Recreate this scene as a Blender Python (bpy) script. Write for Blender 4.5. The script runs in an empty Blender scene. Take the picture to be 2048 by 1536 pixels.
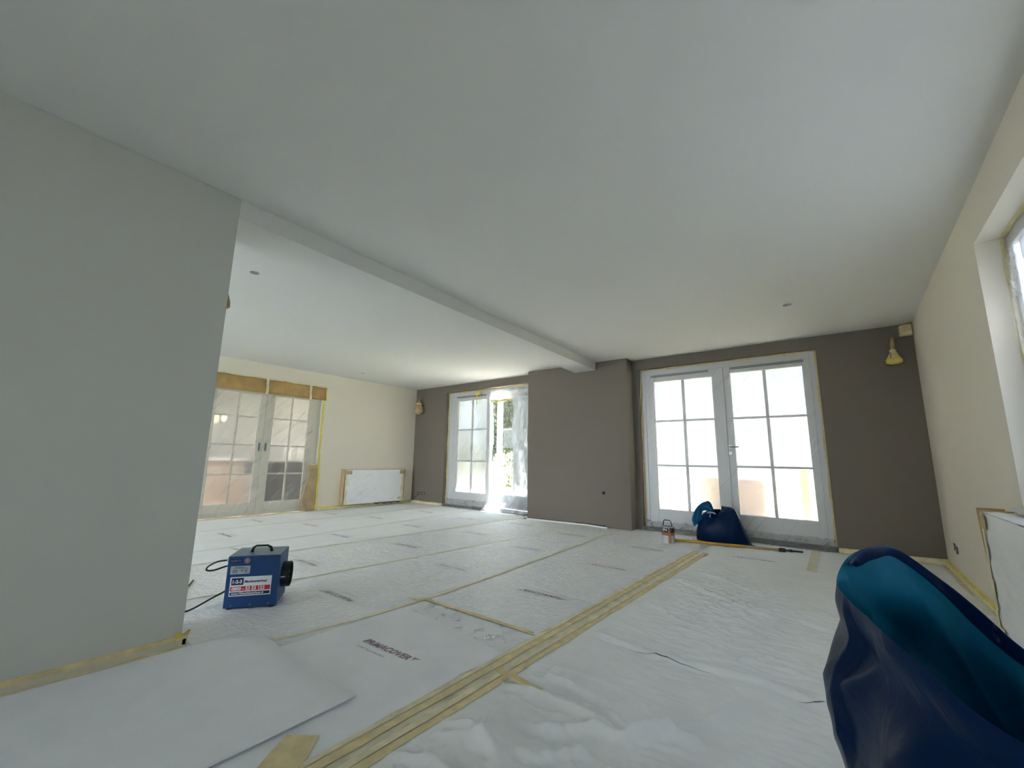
import bpy, bmesh, math, random
from mathutils import Vector, Matrix, noise
S = bpy.context.scene
COL = S.collection
RND = random.Random(7)

# ---------------------------------------------------------------- camera
YAW, PITCH, ROLL, CAMH = 0.6652, 0.1690, 0.0168, 1.0008
cam_data = bpy.data.cameras.new('camera')
cam = bpy.data.objects.new('camera', cam_data)
COL.objects.link(cam)
cam_data.sensor_width = 36.0
cam_data.lens = 824.35 * 36.0 / 2048.0
cam_data.shift_x = 14.155 / 2048.0
cam_data.shift_y = 10.176 / 2048.0
cam_data.clip_start = 0.05
cam_data.clip_end = 200
_f = Vector((-math.sin(YAW) * math.cos(PITCH), math.cos(YAW) * math.cos(PITCH), math.sin(PITCH)))
_r = Vector((math.cos(YAW), math.sin(YAW), 0))
_u = _r.cross(_f)
_r2 = math.cos(ROLL) * _r + math.sin(ROLL) * _u
_u2 = -math.sin(ROLL) * _r + math.cos(ROLL) * _u
cam.matrix_world = Matrix(((_r2.x, _u2.x, -_f.x, 0), (_r2.y, _u2.y, -_f.y, 0), (_r2.z, _u2.z, -_f.z, CAMH), (0, 0, 0, 1)))
S.camera = cam

# ---------------------------------------------------------------- view, world, sun
S.view_settings.view_transform = 'Standard'
S.view_settings.look = 'None'
S.view_settings.gamma = 1.0
S.view_settings.use_curve_mapping = False
S.view_settings.exposure = 1.68
S.cycles.max_bounces = 12
S.cycles.diffuse_bounces = 7
S.cycles.glossy_bounces = 4
S.cycles.transmission_bounces = 6
S.cycles.transparent_max_bounces = 16
S.cycles.caustics_reflective = False
S.cycles.caustics_refractive = False
S.cycles.sample_clamp_indirect = 10.0
S.cycles.blur_glossy = 1.0

SKY_STRENGTH = 5.0
SUN_STRENGTH = 300.0
W = bpy.data.worlds.new('sky'); S.world = W; W.use_nodes = True
nt = W.node_tree; nt.nodes.clear()
out = nt.nodes.new('ShaderNodeOutputWorld'); bg = nt.nodes.new('ShaderNodeBackground')
tc = nt.nodes.new('ShaderNodeTexCoord'); sp = nt.nodes.new('ShaderNodeSeparateXYZ'); cr = nt.nodes.new('ShaderNodeValToRGB')
nt.links.new(tc.outputs['Generated'], sp.inputs[0]); nt.links.new(sp.outputs['Z'], cr.inputs[0])
cr.color_ramp.elements[0].position = 0.0; cr.color_ramp.elements[0].color = (0.88, 0.94, 1.0, 1)
cr.color_ramp.elements[1].position = 0.7; cr.color_ramp.elements[1].color = (0.55, 0.75, 1.0, 1)
nt.links.new(cr.outputs[0], bg.inputs['Color']); bg.inputs['Strength'].default_value = SKY_STRENGTH
nt.links.new(bg.outputs[0], out.inputs[0])

sd = bpy.data.lights.new('sun', 'SUN'); sun = bpy.data.objects.new('sun', sd); COL.objects.link(sun)
sd.energy = SUN_STRENGTH; sd.angle = math.radians(0.6); sd.color = (1.0, 0.95, 0.89)
sun.rotation_euler = (-Vector((0.28, 0.45, 0.85))).to_track_quat('-Z', 'Y').to_euler()

# ---------------------------------------------------------------- measured room
H = 2.6
XL1, YL1, PT = -2.8028, 0.8295, 0.38
XL2, AF = -7.6611, -0.0195
YB, YP, XP0, XP1 = 6.3608, 6.1189, -4.2595, -2.3923
XR, AR = 0.8578, -0.0235
FL0, FR0, FL1, FR1, ZD = -6.6407, -4.35, -2.3065, -0.0316, 2.4435
YS = -5.5            # wall behind the camera
def WL(s, d, z): return (XL2 + AF * (YB - s) + d, s, z)      # far left wall: along y, out of the wall, up
def WR(s, d, z): return (XR + AR * (YB - s) - d, s, z)       # right wall

def portal(name, loc, rot, sx, sy):
    l = bpy.data.lights.new(name, 'AREA'); l.shape = 'RECTANGLE'; l.size = sx; l.size_y = sy
    l.cycles.is_portal = True
    o = bpy.data.objects.new(name, l); COL.objects.link(o); o.location = loc; o.rotation_euler = rot
R90 = math.pi / 2
portal('sky_portal', ((FL1 + FR1) / 2, YB + 0.33, ZD / 2), (-R90, 0, 0), 2.27, ZD)
portal('sky_portal', ((FL0 + FR0) / 2, YB + 0.33, ZD / 2), (-R90, 0, 0), 2.27, ZD)

# ---------------------------------------------------------------- helpers
def lin(c):
    return tuple(((x / 255.0) / 12.92 if x / 255.0 <= 0.04045 else ((x / 255.0 + 0.055) / 1.055) ** 2.4) for x in c) + (1.0,)

def mat(name, col, rough=0.6, noise_amt=0.0, nscale=8.0, bump=0.0, bscale=60.0, metal=0.0, spec=0.5, stretch=None, coat=0.0):
    m = bpy.data.materials.new(name); m.use_nodes = True
    n = m.node_tree.nodes; L = m.node_tree.links
    p = n['Principled BSDF']
    c = lin(col) if max(col) > 1.0 else tuple(col) + (1.0,)
    p.inputs['Base Color'].default_value = c
    p.inputs['Roughness'].default_value = rough
    p.inputs['Metallic'].default_value = metal
    p.inputs['Specular IOR Level'].default_value = spec
    p.inputs['Coat Weight'].default_value = coat
    tcn = n.new('ShaderNodeTexCoord'); vec = tcn.outputs['Object']
    if stretch:
        mp = n.new('ShaderNodeMapping'); mp.inputs['Scale'].default_value = stretch
        L.new(vec, mp.inputs[0]); vec = mp.outputs[0]
    if noise_amt > 0:
        t = n.new('ShaderNodeTexNoise'); t.inputs['Scale'].default_value = nscale; t.inputs['Detail'].default_value = 4
        L.new(vec, t.inputs[0])
        r = n.new('ShaderNodeValToRGB')
        r.color_ramp.elements[0].position = 0.3; r.color_ramp.elements[1].position = 0.7
        r.color_ramp.elements[0].color = tuple(x * (1 - noise_amt) for x in c[:3]) + (1,)
        r.color_ramp.elements[1].color = tuple(min(1, x * (1 + noise_amt * 0.6)) for x in c[:3]) + (1,)
        L.new(t.outputs['Fac'], r.inputs[0]); L.new(r.outputs[0], p.inputs['Base Color'])
    if bump > 0:
        t = n.new('ShaderNodeTexNoise'); t.inputs['Scale'].default_value = bscale; t.inputs['Detail'].default_value = 5
        L.new(vec, t.inputs[0])
        b = n.new('ShaderNodeBump'); b.inputs['Strength'].default_value = bump; b.inputs['Distance'].default_value = 0.01
        L.new(t.outputs['Fac'], b.inputs['Height']); L.new(b.outputs[0], p.inputs['Normal'])
    return m

def clear_mat(name):
    m = bpy.data.materials.new(name); m.use_nodes = True; n = m.node_tree.nodes; n.clear()
    o = n.new('ShaderNodeOutputMaterial'); t = n.new('ShaderNodeBsdfTransparent')
    m.node_tree.links.new(t.outputs[0], o.inputs[0]); return m

def frosted_mat(name, tint, clear=0.3, rough=0.4, trl=0.35):
    """pane with milky film: part straight through, part scattered forward, part diffuse"""
    m = bpy.data.materials.new(name); m.use_nodes = True; n = m.node_tree.nodes; L = m.node_tree.links; n.clear()
    o = n.new('ShaderNodeOutputMaterial')
    tr = n.new('ShaderNodeBsdfTransparent'); tr.inputs[0].default_value = tuple(tint) + (1,)
    rf = n.new('ShaderNodeBsdfRefraction'); rf.inputs['Color'].default_value = tuple(tint) + (1,)
    rf.inputs['Roughness'].default_value = rough; rf.inputs['IOR'].default_value = 1.25
    tl = n.new('ShaderNodeBsdfTranslucent'); tl.inputs[0].default_value = tuple(tint) + (1,)
    gl = n.new('ShaderNodeBsdfGlossy'); gl.inputs['Roughness'].default_value = 0.25
    a = n.new('ShaderNodeMixShader'); a.inputs[0].default_value = trl
    L.new(rf.outputs[0], a.inputs[1]); L.new(tl.outputs[0], a.inputs[2])
    b = n.new('ShaderNodeMixShader'); b.inputs[0].default_value = clear
    L.new(a.outputs[0], b.inputs[1]); L.new(tr.outputs[0], b.inputs[2])
    c = n.new('ShaderNodeMixShader'); c.inputs[0].default_value = 0.05
    L.new(b.outputs[0], c.inputs[1]); L.new(gl.outputs[0], c.inputs[2]); L.new(c.outputs[0], o.inputs[0])
    return m

def film_mat(name, white=0.25, wr=0.35, scale=(3, 3, 3), rot=(0, 0, 0), nscale=3.0, col=(0.93, 0.95, 1.0), grough=0.25, thr=(0.52, 0.72)):
    """thin wrinkled masking plastic: mostly clear, milky streaks along the creases"""
    m = bpy.data.materials.new(name); m.use_nodes = True; n = m.node_tree.nodes; L = m.node_tree.links; n.clear()
    o = n.new('ShaderNodeOutputMaterial')
    tcn = n.new('ShaderNodeTexCoord'); mp = n.new('ShaderNodeMapping')
    mr = n.new('ShaderNodeMapping'); mr.inputs['Rotation'].default_value = rot; mp.inputs['Scale'].default_value = scale
    L.new(tcn.outputs['Object'], mr.inputs[0]); L.new(mr.outputs[0], mp.inputs[0])
    t = n.new('ShaderNodeTexNoise'); t.inputs['Scale'].default_value = nscale; t.inputs['Detail'].default_value = 6; t.inputs['Distortion'].default_value = 0.6
    L.new(mp.outputs[0], t.inputs[0])
    r = n.new('ShaderNodeMapRange'); r.inputs[1].default_value = thr[0]; r.inputs[2].default_value = thr[1]
    r.inputs[3].default_value = white; r.inputs[4].default_value = min(1, white + wr)
    L.new(t.outputs['Fac'], r.inputs[0])
    b = n.new('ShaderNodeBump'); b.inputs['Strength'].default_value = 0.7; b.inputs['Distance'].default_value = 0.03
    L.new(t.outputs['Fac'], b.inputs['Height'])
    tr = n.new('ShaderNodeBsdfTransparent'); df = n.new('ShaderNodeBsdfDiffuse'); tl = n.new('ShaderNodeBsdfTranslucent'); gl = n.new('ShaderNodeBsdfGlossy')
    df.inputs[0].default_value = tuple(col) + (1,); tl.inputs[0].default_value = tuple(col) + (1,)
    gl.inputs['Roughness'].default_value = grough
    for x in (df, tl, gl): L.new(b.outputs[0], x.inputs['Normal'])
    a1 = n.new('ShaderNodeMixShader'); a1.inputs[0].default_value = 0.5; L.new(df.outputs[0], a1.inputs[1]); L.new(tl.outputs[0], a1.inputs[2])
    a2 = n.new('ShaderNodeMixShader'); a2.inputs[0].default_value = 0.25; L.new(a1.outputs[0], a2.inputs[1]); L.new(gl.outputs[0], a2.inputs[2])
    a3 = n.new('ShaderNodeMixShader'); L.new(r.outputs[0], a3.inputs[0]); L.new(tr.outputs[0], a3.inputs[1]); L.new(a2.outputs[0], a3.inputs[2])
    L.new(a3.outputs[0], o.inputs[0]); return m

def emit_mat(name, col, s):
    m = bpy.data.materials.new(name); m.use_nodes = True
    p = m.node_tree.nodes['Principled BSDF']
    p.inputs['Base Color'].default_value = tuple(col) + (1,)
    p.inputs['Emission Color'].default_value = tuple(col) + (1,); p.inputs['Emission Strength'].default_value = s
    return m

M = dict(
    ceiling=mat('ceiling_paint', (0.70, 0.70, 0.675), 0.85, bump=0.04, bscale=220),
    light=mat('light_wall_paint', (0.80, 0.74, 0.63), 0.8, bump=0.05, bscale=260),
    part=mat('shaded_wall_paint', (0.58, 0.59, 0.54), 0.8, bump=0.05, bscale=260),  # same paint as the light walls; dimmer light put into the colour
    taupe=mat('taupe_wall_paint', (0.185, 0.160, 0.130), 0.8, bump=0.05, bscale=260),
    white=mat('white_lacquer', (0.66, 0.68, 0.68), 0.35, bump=0.02, bscale=40),
    cream=mat('cream_lacquer', (0.66, 0.62, 0.52), 0.4, bump=0.02, bscale=40),
    cover=mat('cover_felt', (0.86, 0.885, 0.90), 0.9, noise_amt=0.04, nscale=5, bump=0.12, bscale=120),
    cloth=mat('drop_cloth_cotton', (0.86, 0.88, 0.87), 0.95, noise_amt=0.05, nscale=3, bump=0.18, bscale=90),
    sheet=mat('loose_felt', (0.87, 0.895, 0.92), 0.95, noise_amt=0.03, nscale=6, bump=0.12, bscale=120),
    tape=mat('masking_tape', (0.74, 0.62, 0.34), 0.7, noise_amt=0.18, nscale=14, bump=0.15, bscale=60),
    tapepale=mat('pale_masking_tape', (0.78, 0.71, 0.48), 0.75, noise_amt=0.20, nscale=10, bump=0.1, bscale=60),
    tapeyel=mat('yellow_masking_tape', (0.78, 0.66, 0.16), 0.7, noise_amt=0.15, nscale=14),
    kraft=mat('kraft_paper', (0.42, 0.27, 0.10), 0.75, noise_amt=0.2, nscale=7, bump=0.3, bscale=12),
    kraftpale=mat('pale_kraft_paper', (0.50, 0.37, 0.20), 0.75, noise_amt=0.2, nscale=7, bump=0.3, bscale=12),
    black=mat('black_plastic', (0.012, 0.012, 0.012), 0.45),
    dark=mat('hole_shade', (0.004, 0.004, 0.004), 0.9),  # black painted in for the shade inside holes and gaps
    rubber=mat('black_rubber', (0.02, 0.02, 0.02), 0.6),
    steel=mat('steel', (0.45, 0.45, 0.45), 0.3, metal=1.0),
    blue=mat('blue_powder_coat', (0.005, 0.052, 0.18), 0.5, bump=0.03, bscale=300),
    bluegrey=mat('grey_blue_top', (0.10, 0.16, 0.22), 0.5, noise_amt=0.15, nscale=20),  # greyer and paler than the housing
    sticker=mat('white_sticker', (0.80, 0.82, 0.84), 0.35),
    red=mat('sticker_red', (0.60, 0.02, 0.03), 0.4),
    navy=mat('sticker_navy', (0.010, 0.020, 0.085), 0.4),
    plate=mat('rating_plate', (0.42, 0.46, 0.46), 0.35),
    ink=mat('grey_print', (0.40, 0.395, 0.40), 0.8, noise_amt=0.35, nscale=18),
    maroon=mat('maroon_print', (0.40, 0.27, 0.30), 0.8, noise_amt=0.35, nscale=18),
    pole=mat('yellow_pole', (0.55, 0.32, 0.03), 0.4),
    wood=mat('beech_wood', (0.48, 0.33, 0.15), 0.5, noise_amt=0.15, nscale=20, stretch=(1, 12, 12)),
    canwhite=mat('can_label_white', (0.62, 0.64, 0.64), 0.35),
    cancopper=mat('can_label_copper', (0.36, 0.12, 0.06), 0.35),
    threshold=mat('dark_stone_sill', (0.035, 0.04, 0.042), 0.4, noise_amt=0.3, nscale=12),
    radwhite=mat('radiator_enamel', (0.70, 0.71, 0.70), 0.35),
    terrace=mat('terrace_paving', (0.56, 0.54, 0.49), 0.8, noise_amt=0.12, nscale=2),
    grass=mat('lawn', (0.11, 0.15, 0.05), 0.9, noise_amt=0.35, nscale=6),
    leaf=mat('hedge_leaf', (0.022, 0.045, 0.009), 0.6, noise_amt=0.5, nscale=4),
    darkleaf=mat('conifer_leaf', (0.006, 0.012, 0.004), 0.7, noise_amt=0.4, nscale=3),
    reed=mat('dry_reed', (0.06, 0.055, 0.025), 0.7, noise_amt=0.3, nscale=12),
    slate=mat('slate_cabinet', (0.030, 0.040, 0.055), 0.35),
    hallwall=mat('hall_wall', (0.42, 0.43, 0.42), 0.8),
    hallfloor=mat('hall_floor', (0.50, 0.42, 0.34), 0.5, noise_amt=0.2, nscale=5, stretch=(1, 8, 1)),
    orange=mat('orange_post', (0.75, 0.38, 0.10), 0.7),
    brown=mat('brown_planter', (0.13, 0.09, 0.065), 0.8),
    socket=mat('socket_insert', (0.10, 0.10, 0.10), 0.5),
)
M['clear'] = clear_mat('clear_glass_face')
M['pane_door1'] = frosted_mat('milky_pane', (0.066, 0.066, 0.067), 0.50, 0.50, 0.35)
M['pane_door2'] = frosted_mat('milky_pane_blue', (0.057, 0.062, 0.066), 0.25, 0.50, 0.40)
M['pane_open'] = frosted_mat('clear_pane', (0.55, 0.56, 0.56), 0.95, 0.05, 0.1)
M['pane_inner'] = frosted_mat('inner_pane', (0.88, 0.90, 0.90), 0.40, 0.30, 0.08)
M['pane_window'] = frosted_mat('window_pane_milky', (0.115, 0.128, 0.145), 0.15, 0.5, 0.6)
M['film_door'] = film_mat('door_film', 0.03, 0.26, scale=(9, 1, 0.9), rot=(0, -0.62, 0), nscale=2.0, thr=(0.57, 0.80))
M['film_bright'] = film_mat('sunlit_film', 0.65, 0.33, scale=(4, 2, 1.2), rot=(0, -0.3, 0), nscale=3.0, thr=(0.35, 0.7), col=(0.34, 0.38, 0.44))
M['film_inner'] = film_mat('inner_door_film', 0.06, 0.30, scale=(1, 6, 1.2), rot=(0.7, 0, 0), nscale=2.0)
M['film_floor'] = film_mat('floor_film', 0.12, 0.3, scale=(3, 3, 3), nscale=4, col=(0.85, 0.86, 0.86), grough=0.3)
M['film_rad'] = mat('radiator_film', (0.90, 0.91, 0.92), 0.4, bump=1.0, bscale=3.5, stretch=(1, 1, 2.2))
# glossy felt with taped film over it (a shine that comes from the crinkled film)
def shiny_cover():
    m = mat('film_covered_felt', (0.84, 0.86, 0.87), 0.75, noise_amt=0.03, nscale=5)
    n = m.node_tree.nodes; L = m.node_tree.links; p = n['Principled BSDF']
    tcn = n.new('ShaderNodeTexCoord')
    t = n.new('ShaderNodeTexNoise'); t.inputs['Scale'].default_value = 11; t.inputs['Detail'].default_value = 8; t.inputs['Distortion'].default_value = 2.2; t.inputs['Roughness'].default_value = 0.62
    L.new(tcn.outputs['Object'], t.inputs[0])
    b = n.new('ShaderNodeBump'); b.inputs['Strength'].default_value = 1.0; b.inputs['Distance'].default_value = 0.035
    L.new(t.outputs['Fac'], b.inputs['Height'])
    L.new(b.outputs[0], p.inputs['Coat Normal'])
    p.inputs['Coat Weight'].default_value = 1.0; p.inputs['Coat Roughness'].default_value = 0.22; p.inputs['Coat IOR'].default_value = 1.45
    return m
M['shiny'] = shiny_cover()
# bin bag plastic
def bag_mat(name, c1, rough, trl, bs):
    m = bpy.data.materials.new(name); m.use_nodes = True; n = m.node_tree.nodes; L = m.node_tree.links
    p = n['Principled BSDF']; p.inputs['Base Color'].default_value = c1 + (1,); p.inputs['Roughness'].default_value = rough
    p.inputs['Specular IOR Level'].default_value = 0.12
    o = n['Material Output']; tl = n.new('ShaderNodeBsdfTranslucent'); tl.inputs[0].default_value = (0.02, 0.42, 0.75, 1)
    mx = n.new('ShaderNodeMixShader'); mx.inputs[0].default_value = trl
    tcn = n.new('ShaderNodeTexCoord'); t = n.new('ShaderNodeTexNoise'); t.inputs['Scale'].default_value = bs; t.inputs['Detail'].default_value = 5; t.inputs['Distortion'].default_value = 0.8
    L.new(tcn.outputs['Object'], t.inputs[0])
    b = n.new('ShaderNodeBump'); b.inputs['Strength'].default_value = 0.35; b.inputs['Distance'].default_value = 0.02
    L.new(t.outputs['Fac'], b.inputs['Height']); L.new(b.outputs[0], p.inputs['Normal'])
    L.new(p.outputs[0], mx.inputs[1]); L.new(tl.outputs[0], mx.inputs[2]); L.new(mx.outputs[0], o.inputs[0])
    return m
M['bag'] = bag_mat('blue_bag_plastic', (0.0015, 0.014, 0.058), 0.33, 0.05, 9)
M['bagin'] = bag_mat('blue_bag_lit_inside', (0.004, 0.13, 0.23), 0.5, 0.25, 7)  # same plastic; light shining through is painted in as lighter teal

ORG = {}
class MB:
    def __init__(s): s.v = []; s.f = []; s.mi = []; s.k = 0
    def add(s, vs, fs, mi=0):
        b = len(s.v); s.v += [tuple(p) for p in vs]; s.f += [tuple(b + i for i in f) for f in fs]; s.mi += [mi] * len(fs)
    def box(s, x0, x1, y0, y1, z0, z1, f=None, mi=0):
        vs = [(x, y, z) for x in (x0, x1) for y in (y0, y1) for z in (z0, z1)]
        if f: vs = [f(*p) for p in vs]
        s.add(vs, [(0, 1, 3, 2), (4, 6, 7, 5), (0, 4, 5, 1), (2, 3, 7, 6), (0, 2, 6, 4), (1, 5, 7, 3)], mi); return s
    def tube(s, pts, r, n=8, caps=True, mi=0):
        pts = [Vector(p) for p in pts]; rs = r if isinstance(r, (list, tuple)) else [r] * len(pts)
        rings = []; up = Vector((0, 0, 1)); prev = None
        for i, p in enumerate(pts):
            d = (pts[min(i + 1, len(pts) - 1)] - pts[max(i - 1, 0)]).normalized()
            if prev is None:
                a = d.cross(up)
                if a.length < 0.05: a = d.cross(Vector((1, 0, 0)))
            else: a = prev - d * prev.dot(d)
            a.normalize(); prev = a; b = d.cross(a)
            rings.append([p + (a * math.cos(2 * math.pi * k / n) + b * math.sin(2 * math.pi * k / n)) * rs[i] for k in range(n)])
        vs = [q for ring in rings for q in ring]; fs = []
        for i in range(len(pts) - 1):
            for k in range(n):
                fs.append((i * n + k, i * n + (k + 1) % n, (i + 1) * n + (k + 1) % n, (i + 1) * n + k))
        if caps: fs.append(tuple(range(n))[::-1]); fs.append(tuple((len(pts) - 1) * n + k for k in range(n)))
        s.add(vs, fs, mi); return s
    def lathe(s, prof, c, n=20, ax='z', mi=0, caps=True):
        vs = []
        for (r, h) in prof:
            for k in range(n):
                a = 2 * math.pi * k / n
                if ax == 'z': vs.append((c[0] + r * math.cos(a), c[1] + r * math.sin(a), c[2] + h))
                elif ax == 'y': vs.append((c[0] + r * math.cos(a), c[1] + h, c[2] + r * math.sin(a)))
                else: vs.append((c[0] + h, c[1] + r * math.cos(a), c[2] + r * math.sin(a)))
        fs = [(i * n + k, i * n + (k + 1) % n, (i + 1) * n + (k + 1) % n, (i + 1) * n + k) for i in range(len(prof) - 1) for k in range(n)]
        if caps: fs.append(tuple(range(n))[::-1]); fs.append(tuple((len(prof) - 1) * n + k for k in range(n)))
        s.add(vs, fs, mi); return s
    def grid(s, fn, nu, nv, mi=0, closed_u=False):
        mu = nu if closed_u else nu + 1
        vs = [fn(i / nu, j / nv) for j in range(nv + 1) for i in range(mu)]
        fs = [(j * mu + i, j * mu + (i + 1) % mu, (j + 1) * mu + (i + 1) % mu, (j + 1) * mu + i) for j in range(nv) for i in range(nu)]
        s.add(vs, fs, mi); return s
    def prism(s, poly, z0, z1, f=None, mi=0):
        n = len(poly); vs = [(x, y, z0) for x, y in poly] + [(x, y, z1) for x, y in poly]
        if f: vs = [f(*p) for p in vs]
        s.add(vs, [tuple(range(n))[::-1], tuple(range(n, 2 * n))] + [(i, (i + 1) % n, n + (i + 1) % n, n + i) for i in range(n)], mi); return s
    def build(s, name, m, parent=None, org=None, smooth=False, bevel=0, solid=0, sub=0):
        if parent is not None: o0 = ORG[parent.name]
        elif org is not None: o0 = Vector(org)
        else:
            xs = [p[0] for p in s.v]; ys = [p[1] for p in s.v]; zs = [p[2] for p in s.v]
            o0 = Vector(((min(xs) + max(xs)) / 2, (min(ys) + max(ys)) / 2, min(zs)))
        me = bpy.data.meshes.new(name)
        me.from_pydata([tuple(Vector(p) - o0) for p in s.v], [], s.f)
        ms = m if isinstance(m, (list, tuple)) else [m]
        for x in ms: me.materials.append(x)
        if len(ms) > 1: me.polygons.foreach_set('material_index', s.mi)
        bm = bmesh.new(); bm.from_mesh(me); bmesh.ops.recalc_face_normals(bm, faces=bm.faces); bm.to_mesh(me); bm.free()
        if smooth: me.polygons.foreach_set('use_smooth', [True] * len(me.polygons))
        ob = bpy.data.objects.new(name, me); COL.objects.link(ob)
        if parent is not None: ob.parent = parent
        else: ob.location = o0
        ORG[ob.name] = o0
        if solid:
            md = ob.modifiers.new('thickness', 'SOLIDIFY'); md.thickness = solid; md.offset = 0
        if bevel:
            md = ob.modifiers.new('bevel', 'BEVEL'); md.width = bevel; md.segments = 2; md.limit_method = 'ANGLE'
        if sub:
            md = ob.modifiers.new('subdivision', 'SUBSURF'); md.levels = sub; md.render_levels = sub
        return ob

def empty(name, loc):
    o = bpy.data.objects.new(name, None); COL.objects.link(o); o.location = loc; ORG[o.name] = Vector(loc)
    o.empty_display_size = 0.1; return o
def tag(o, label, cat, group=None, kind=None):
    o['label'] = label; o['category'] = cat
    if group: o['group'] = group
    if kind: o['kind'] = kind
    return o
def struct(o, label, cat): return tag(o, label, cat, kind='structure')
def lab(o, label): o['label'] = label; return o

def text(body, size, m, parent, name, origin, xdir, ydir, squash=1.0, bold=0.0, italic=0.0, align='LEFT'):
    cu = bpy.data.curves.new(name, 'FONT'); cu.body = body; cu.size = size; cu.align_x = align
    cu.offset = bold; cu.shear = italic; cu.resolution_u = 2
    t = bpy.data.objects.new(name, cu); COL.objects.link(t)
    dg = bpy.context.evaluated_depsgraph_get()
    me = bpy.data.meshes.new_from_object(t.evaluated_get(dg)); bpy.data.objects.remove(t); bpy.data.curves.remove(cu)
    x = Vector(xdir).normalized(); y = Vector(ydir).normalized(); z = x.cross(y)
    o0 = Vector(origin) - ORG[parent.name]
    for v in me.vertices: v.co = o0 + x * (v.co.x * squash) + y * v.co.y
    me.materials.clear(); me.materials.append(m); me.name = name
    ob = bpy.data.objects.new(name, me); COL.objects.link(ob); ob.parent = parent; ORG[ob.name] = ORG[parent.name]
    return ob

# ================================================================ STRUCTURE
# floor
b = MB(); b.box(XL2 - 0.2, XR + 0.15, YS, YB + 0.35, -0.12, -0.006)
struct(b.build('floor', M['cover']), 'floor slab hidden beneath the white protective coverings', 'floor')

# ceiling with round downlight holes
b = MB(); b.box(XL2 - 0.35, XR + 0.3, YS - 0.1, YB + 0.35, H, H + 0.25)
ceil = struct(b.build('ceiling', M['ceiling'], org=(0, 0, H)), 'smooth white painted ceiling over the whole room', 'ceiling')
holes = [(-3.894, 1.331, 0.042), (-0.208, 4.908, 0.042), (-7.246 + 0.25, 4.61 - 0.16, 0.04), (-7.253 + 0.2, 5.731 - 0.16, 0.03)]
cut = MB()
for (x, y, r) in holes: cut.lathe([(r, -0.05), (r, 0.12)], (x, y, H), n=24)
cme = bpy.data.meshes.new('cutter'); cme.from_pydata(cut.v, [], cut.f)
bmx = bmesh.new(); bmx.from_mesh(cme); bmesh.ops.recalc_face_normals(bmx, faces=bmx.faces); bmx.to_mesh(cme); bmx.free()
cob = bpy.data.objects.new('cutter', cme); COL.objects.link(cob)
md = ceil.modifiers.new('holes', 'BOOLEAN'); md.object = cob; md.operation = 'DIFFERENCE'; md.solver = 'EXACT'
dg = bpy.context.evaluated_depsgraph_get(); nme = bpy.data.meshes.new_from_object(ceil.evaluated_get(dg))
for v in nme.vertices: pass
ceil.modifiers.clear(); ceil.data = nme; bpy.data.objects.remove(cob)

# walls
b = MB()
bx0, bx1 = XL2 - 0.35, XR + 0.30
for (x0, x1, z0, z1) in ((bx0, FL0, 0, H), (FL0, FR0, ZD, H), (FR0, FL1, 0, H), (FL1, FR1, ZD, H), (FR1, bx1, 0, H)):
    b.box(x0, x1, YB, YB + 0.35, z0, z1)
struct(b.build('wall_back', M['taupe']), 'dark taupe back wall with two glazed garden doorways', 'wall')
b = MB(); b.box(XP0, XP1, YP, YB - 0.001, 0, H)
br = b.build('wall_chimney', M['taupe'], bevel=0.004); struct(br, 'dark taupe chimney breast projecting between the two garden doors', 'wall')
DY0, DY1, DZT = 2.10, 4.10, 2.32
b = MB()
for (s0, s1, z0, z1) in ((YS, DY0, 0, H), (DY0, DY1, DZT, H), (DY1, YB, 0, H)): b.box(-0.2, 0, s0, s1, z0, z1, f=lambda d, s, z: WL(s, d, z))
struct(b.build('wall_left', M['light']), 'pale beige far left wall with glazed sliding doors', 'wall')
WY0, WY1, WZ0, WZ1 = 0.95, 3.525, 0.79, 2.32
b = MB()
for (s0, s1, z0, z1) in ((WY1, YB, 0, H), (WY0, WY1, 0, WZ0), (WY0, WY1, WZ1, H), (YS, WY0, 0, H)):
    b.box(-0.25, 0, s0, s1, z0, z1, f=lambda d, s, z: WR(s, d, z))
struct(b.build('wall_right', M['light']), 'pale beige right wall with a recessed window', 'wall')
b = MB(); b.box(XL1 - PT, XL1, YS, YL1, 0, H)
struct(b.build('wall_partition', M['part'], bevel=0.004), 'partition wall with shade painted into its beige, ending at the left foreground', 'wall')
# wall behind the camera with unseen openings added to let in light
b = MB()
fw = [(-7.3, -3.5, 0.2, 2.4), (-2.0, -0.8, 0.7, 2.1)]
for (x0, x1, z0, z1) in ((bx0, -7.3, 0, H), (-7.3, -3.5, 0, 0.2), (-7.3, -3.5, 2.4, H), (-3.5, -2.0, 0, H), (-2.0, -0.8, 0, 0.7), (-2.0, -0.8, 2.1, H), (-0.8, bx1, 0, H)):
    b.box(x0, x1, YS - 0.3, YS, z0, z1)
struct(b.build('wall_front', M['light']), 'wall behind the viewpoint with openings added to let in light', 'wall')
for (x0, x1, z0, z1) in fw: portal('sky_portal', ((x0 + x1) / 2, YS - 0.28, (z0 + z1) / 2), (R90, 0, 0), x1 - x0, z1 - z0)
portal('sky_portal', (XR + 0.17, (WY0 + WY1) / 2, (WZ0 + WZ1) / 2), (0, R90, 0), WZ1 - WZ0, WY1 - WY0)

# ceiling beam
b = MB()
ZB = 2.4694
x_r0, x_r1, x_l0, x_l1 = XL1, -2.9152, XL1 - PT, -3.294
vs = [(x_l0, YL1, ZB), (x_r0, YL1, ZB), (x_r1, YP - 0.001, ZB), (x_l1, YP - 0.001, ZB)]
b.add(vs + [(x, y, H - 0.001) for x, y, _ in vs], [(0, 1, 2, 3), (4, 5, 6, 7), (0, 1, 5, 4), (1, 2, 6, 5), (2, 3, 7, 6), (3, 0, 4, 7)])
struct(b.build('ceiling_beam', M['ceiling']), 'long white ceiling beam from the partition to the chimney breast', 'beam')

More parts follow.
